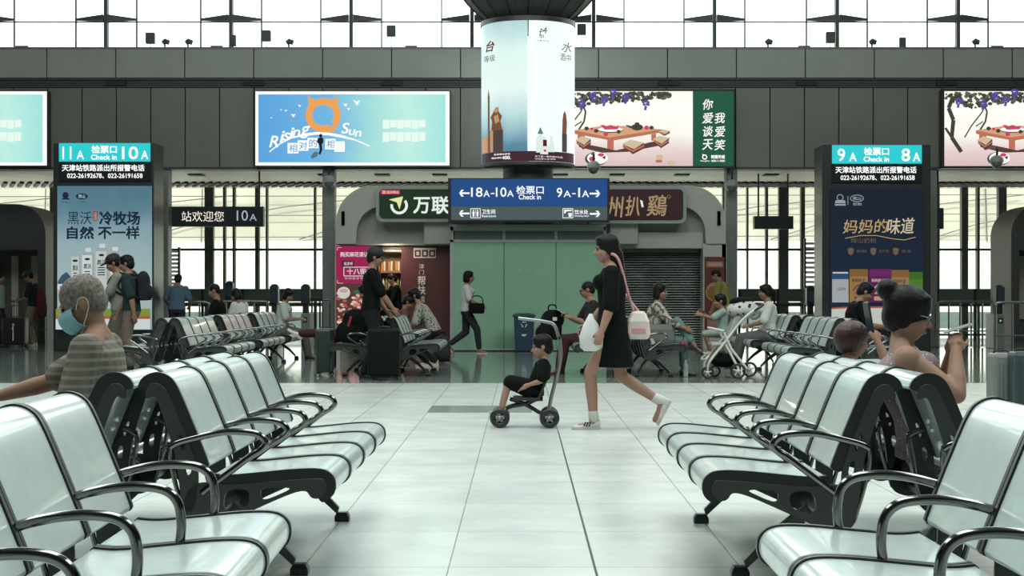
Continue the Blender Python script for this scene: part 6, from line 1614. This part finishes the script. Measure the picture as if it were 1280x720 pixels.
p = person('person in black seated facing left behind the empty left benches', PX(284, 28.3), 27.6, 180, 1.70, SIT, lean=4, bend=10, head=(14, 0), hands=[(.36, -.10, .66), (.36, .10, .66)], feet=seat_feet(.48), top='shirt', top_mat=black_c, sleeve=.9, bottom_mat=mat('dark_trousers', (.03, .032, .035), .8), hair='cropped', voxel=.011)
p = person('person in a white top with dark hair seated behind the third left bench', -4.94, 28.25, 150, 1.55, SIT, lean=6, bend=14, female=True, head=(25, 20), hands=[(.30, -.10, .70), (.30, .10, .70)], feet=seat_feet(.46), top='blouse', top_mat=mat('white_blouse', (.56, .57, .53), .8), sleeve=.8, bottom_mat=mat('grey_trousers', (.10, .10, .10), .8), hair='bob', voxel=.012)
p = person('person in a pale top seated farthest left-back, beside the one in the white top', -4.22, 28.2, 0, 1.55, SIT, lean=4, bend=14, female=True, head=(25, -20), hands=[(.30, -.10, .70), (.30, .10, .70)], feet=seat_feet(.46), top='blouse', top_mat=mat('pale_grey_cloth', (.42, .45, .44), .8), sleeve=.8, bottom_mat=mat('grey_trousers', (.10, .10, .10), .8), hair='bob', voxel=.012)
# ================================================================ SMALL THINGS ON THE FLOOR
bin_m = mat('bin_blue', (.018, .045, .085), .45)
r = root('recycling_bin', (PX(655, 31.3), 31.35, 0), 'blue wheeled bin with white recycling mark by the green glass', 'bin')
H = PZ(391, 31.3); hx = .20
m = MB(); m.loft([[V((sx*a, sy*c, z)) for sx, sy in ((-1, -1), (1, -1), (1, 1), (-1, 1))] for a, c, z in ((.17, .17, .03), (hx, .21, H - .08))]); m.build('bin_body', bin_m, r, bevel=.015)
m = MB(); m.span((-.225, -.235, H - .08), (.225, .23, H - .035)); m.ell((0, 0, H - .04), (.21, .21, .04)); m.build('lid', bin_m, r, bevel=.01)
for sx in (-1, 1):
    m = MB(); m.tube([(sx*.15, .16 + .04*math.cos(t*PI/8), .055 + .04*math.sin(t*PI/8)) for t in range(16)], .015, 6, closed=True); m.build('wheel', black_m, r)
wm = mat('bin_mark', (.55, .60, .62), .5); m = MB()
for k in range(3):
    a = R(90 + 120*k); c = V((.045*math.cos(a), -.207, .55 + .045*math.sin(a))); t = V((-math.sin(a), 0, math.cos(a))); nn_ = V((math.cos(a), 0, math.sin(a)))
    m.face([c - t*.04 - nn_*.008, c + t*.01 - nn_*.008, c + t*.01 + nn_*.008, c - t*.04 + nn_*.008]); m.face([c + t*.01 - nn_*.022, c + t*.04, c + t*.01 + nn_*.022])
m.build('recycling_mark', wm, r, recalc=False)
m = MB(); m.face([(-.05, -.195, .34), (0, -.195, .315), (.05, -.195, .34), (.05, -.195, .36), (-.05, -.195, .36)]); m.build('bin_label', wm, r, recalc=False)
b_ = root('backpack', (PX(689, 22.9), 22.9, .452), 'black backpack on the bench left of the seated man in glasses', 'backpack')
m = MB(); m.box((0, 0, .19), (.30, .20, .32)); m.ell((.02, 0, .32), (.17, .12, .15)); m.ell((-.10, -.05, .13), (.13, .12, .13)); remesh(m, 'pack_body', .014, black_c, b_, 6)
m = MB(); m.tube(smooth_path([(-.04, 0, .44), (-.03, 0, .52), (.06, 0, .52), (.07, 0, .44)], 4), .012, 6); m.build('handle', black_c, b_)
m = MB(); m.box((.05, -.13, .33), (.06, .01, .05)); m.build('tag', shoe_w, b_)
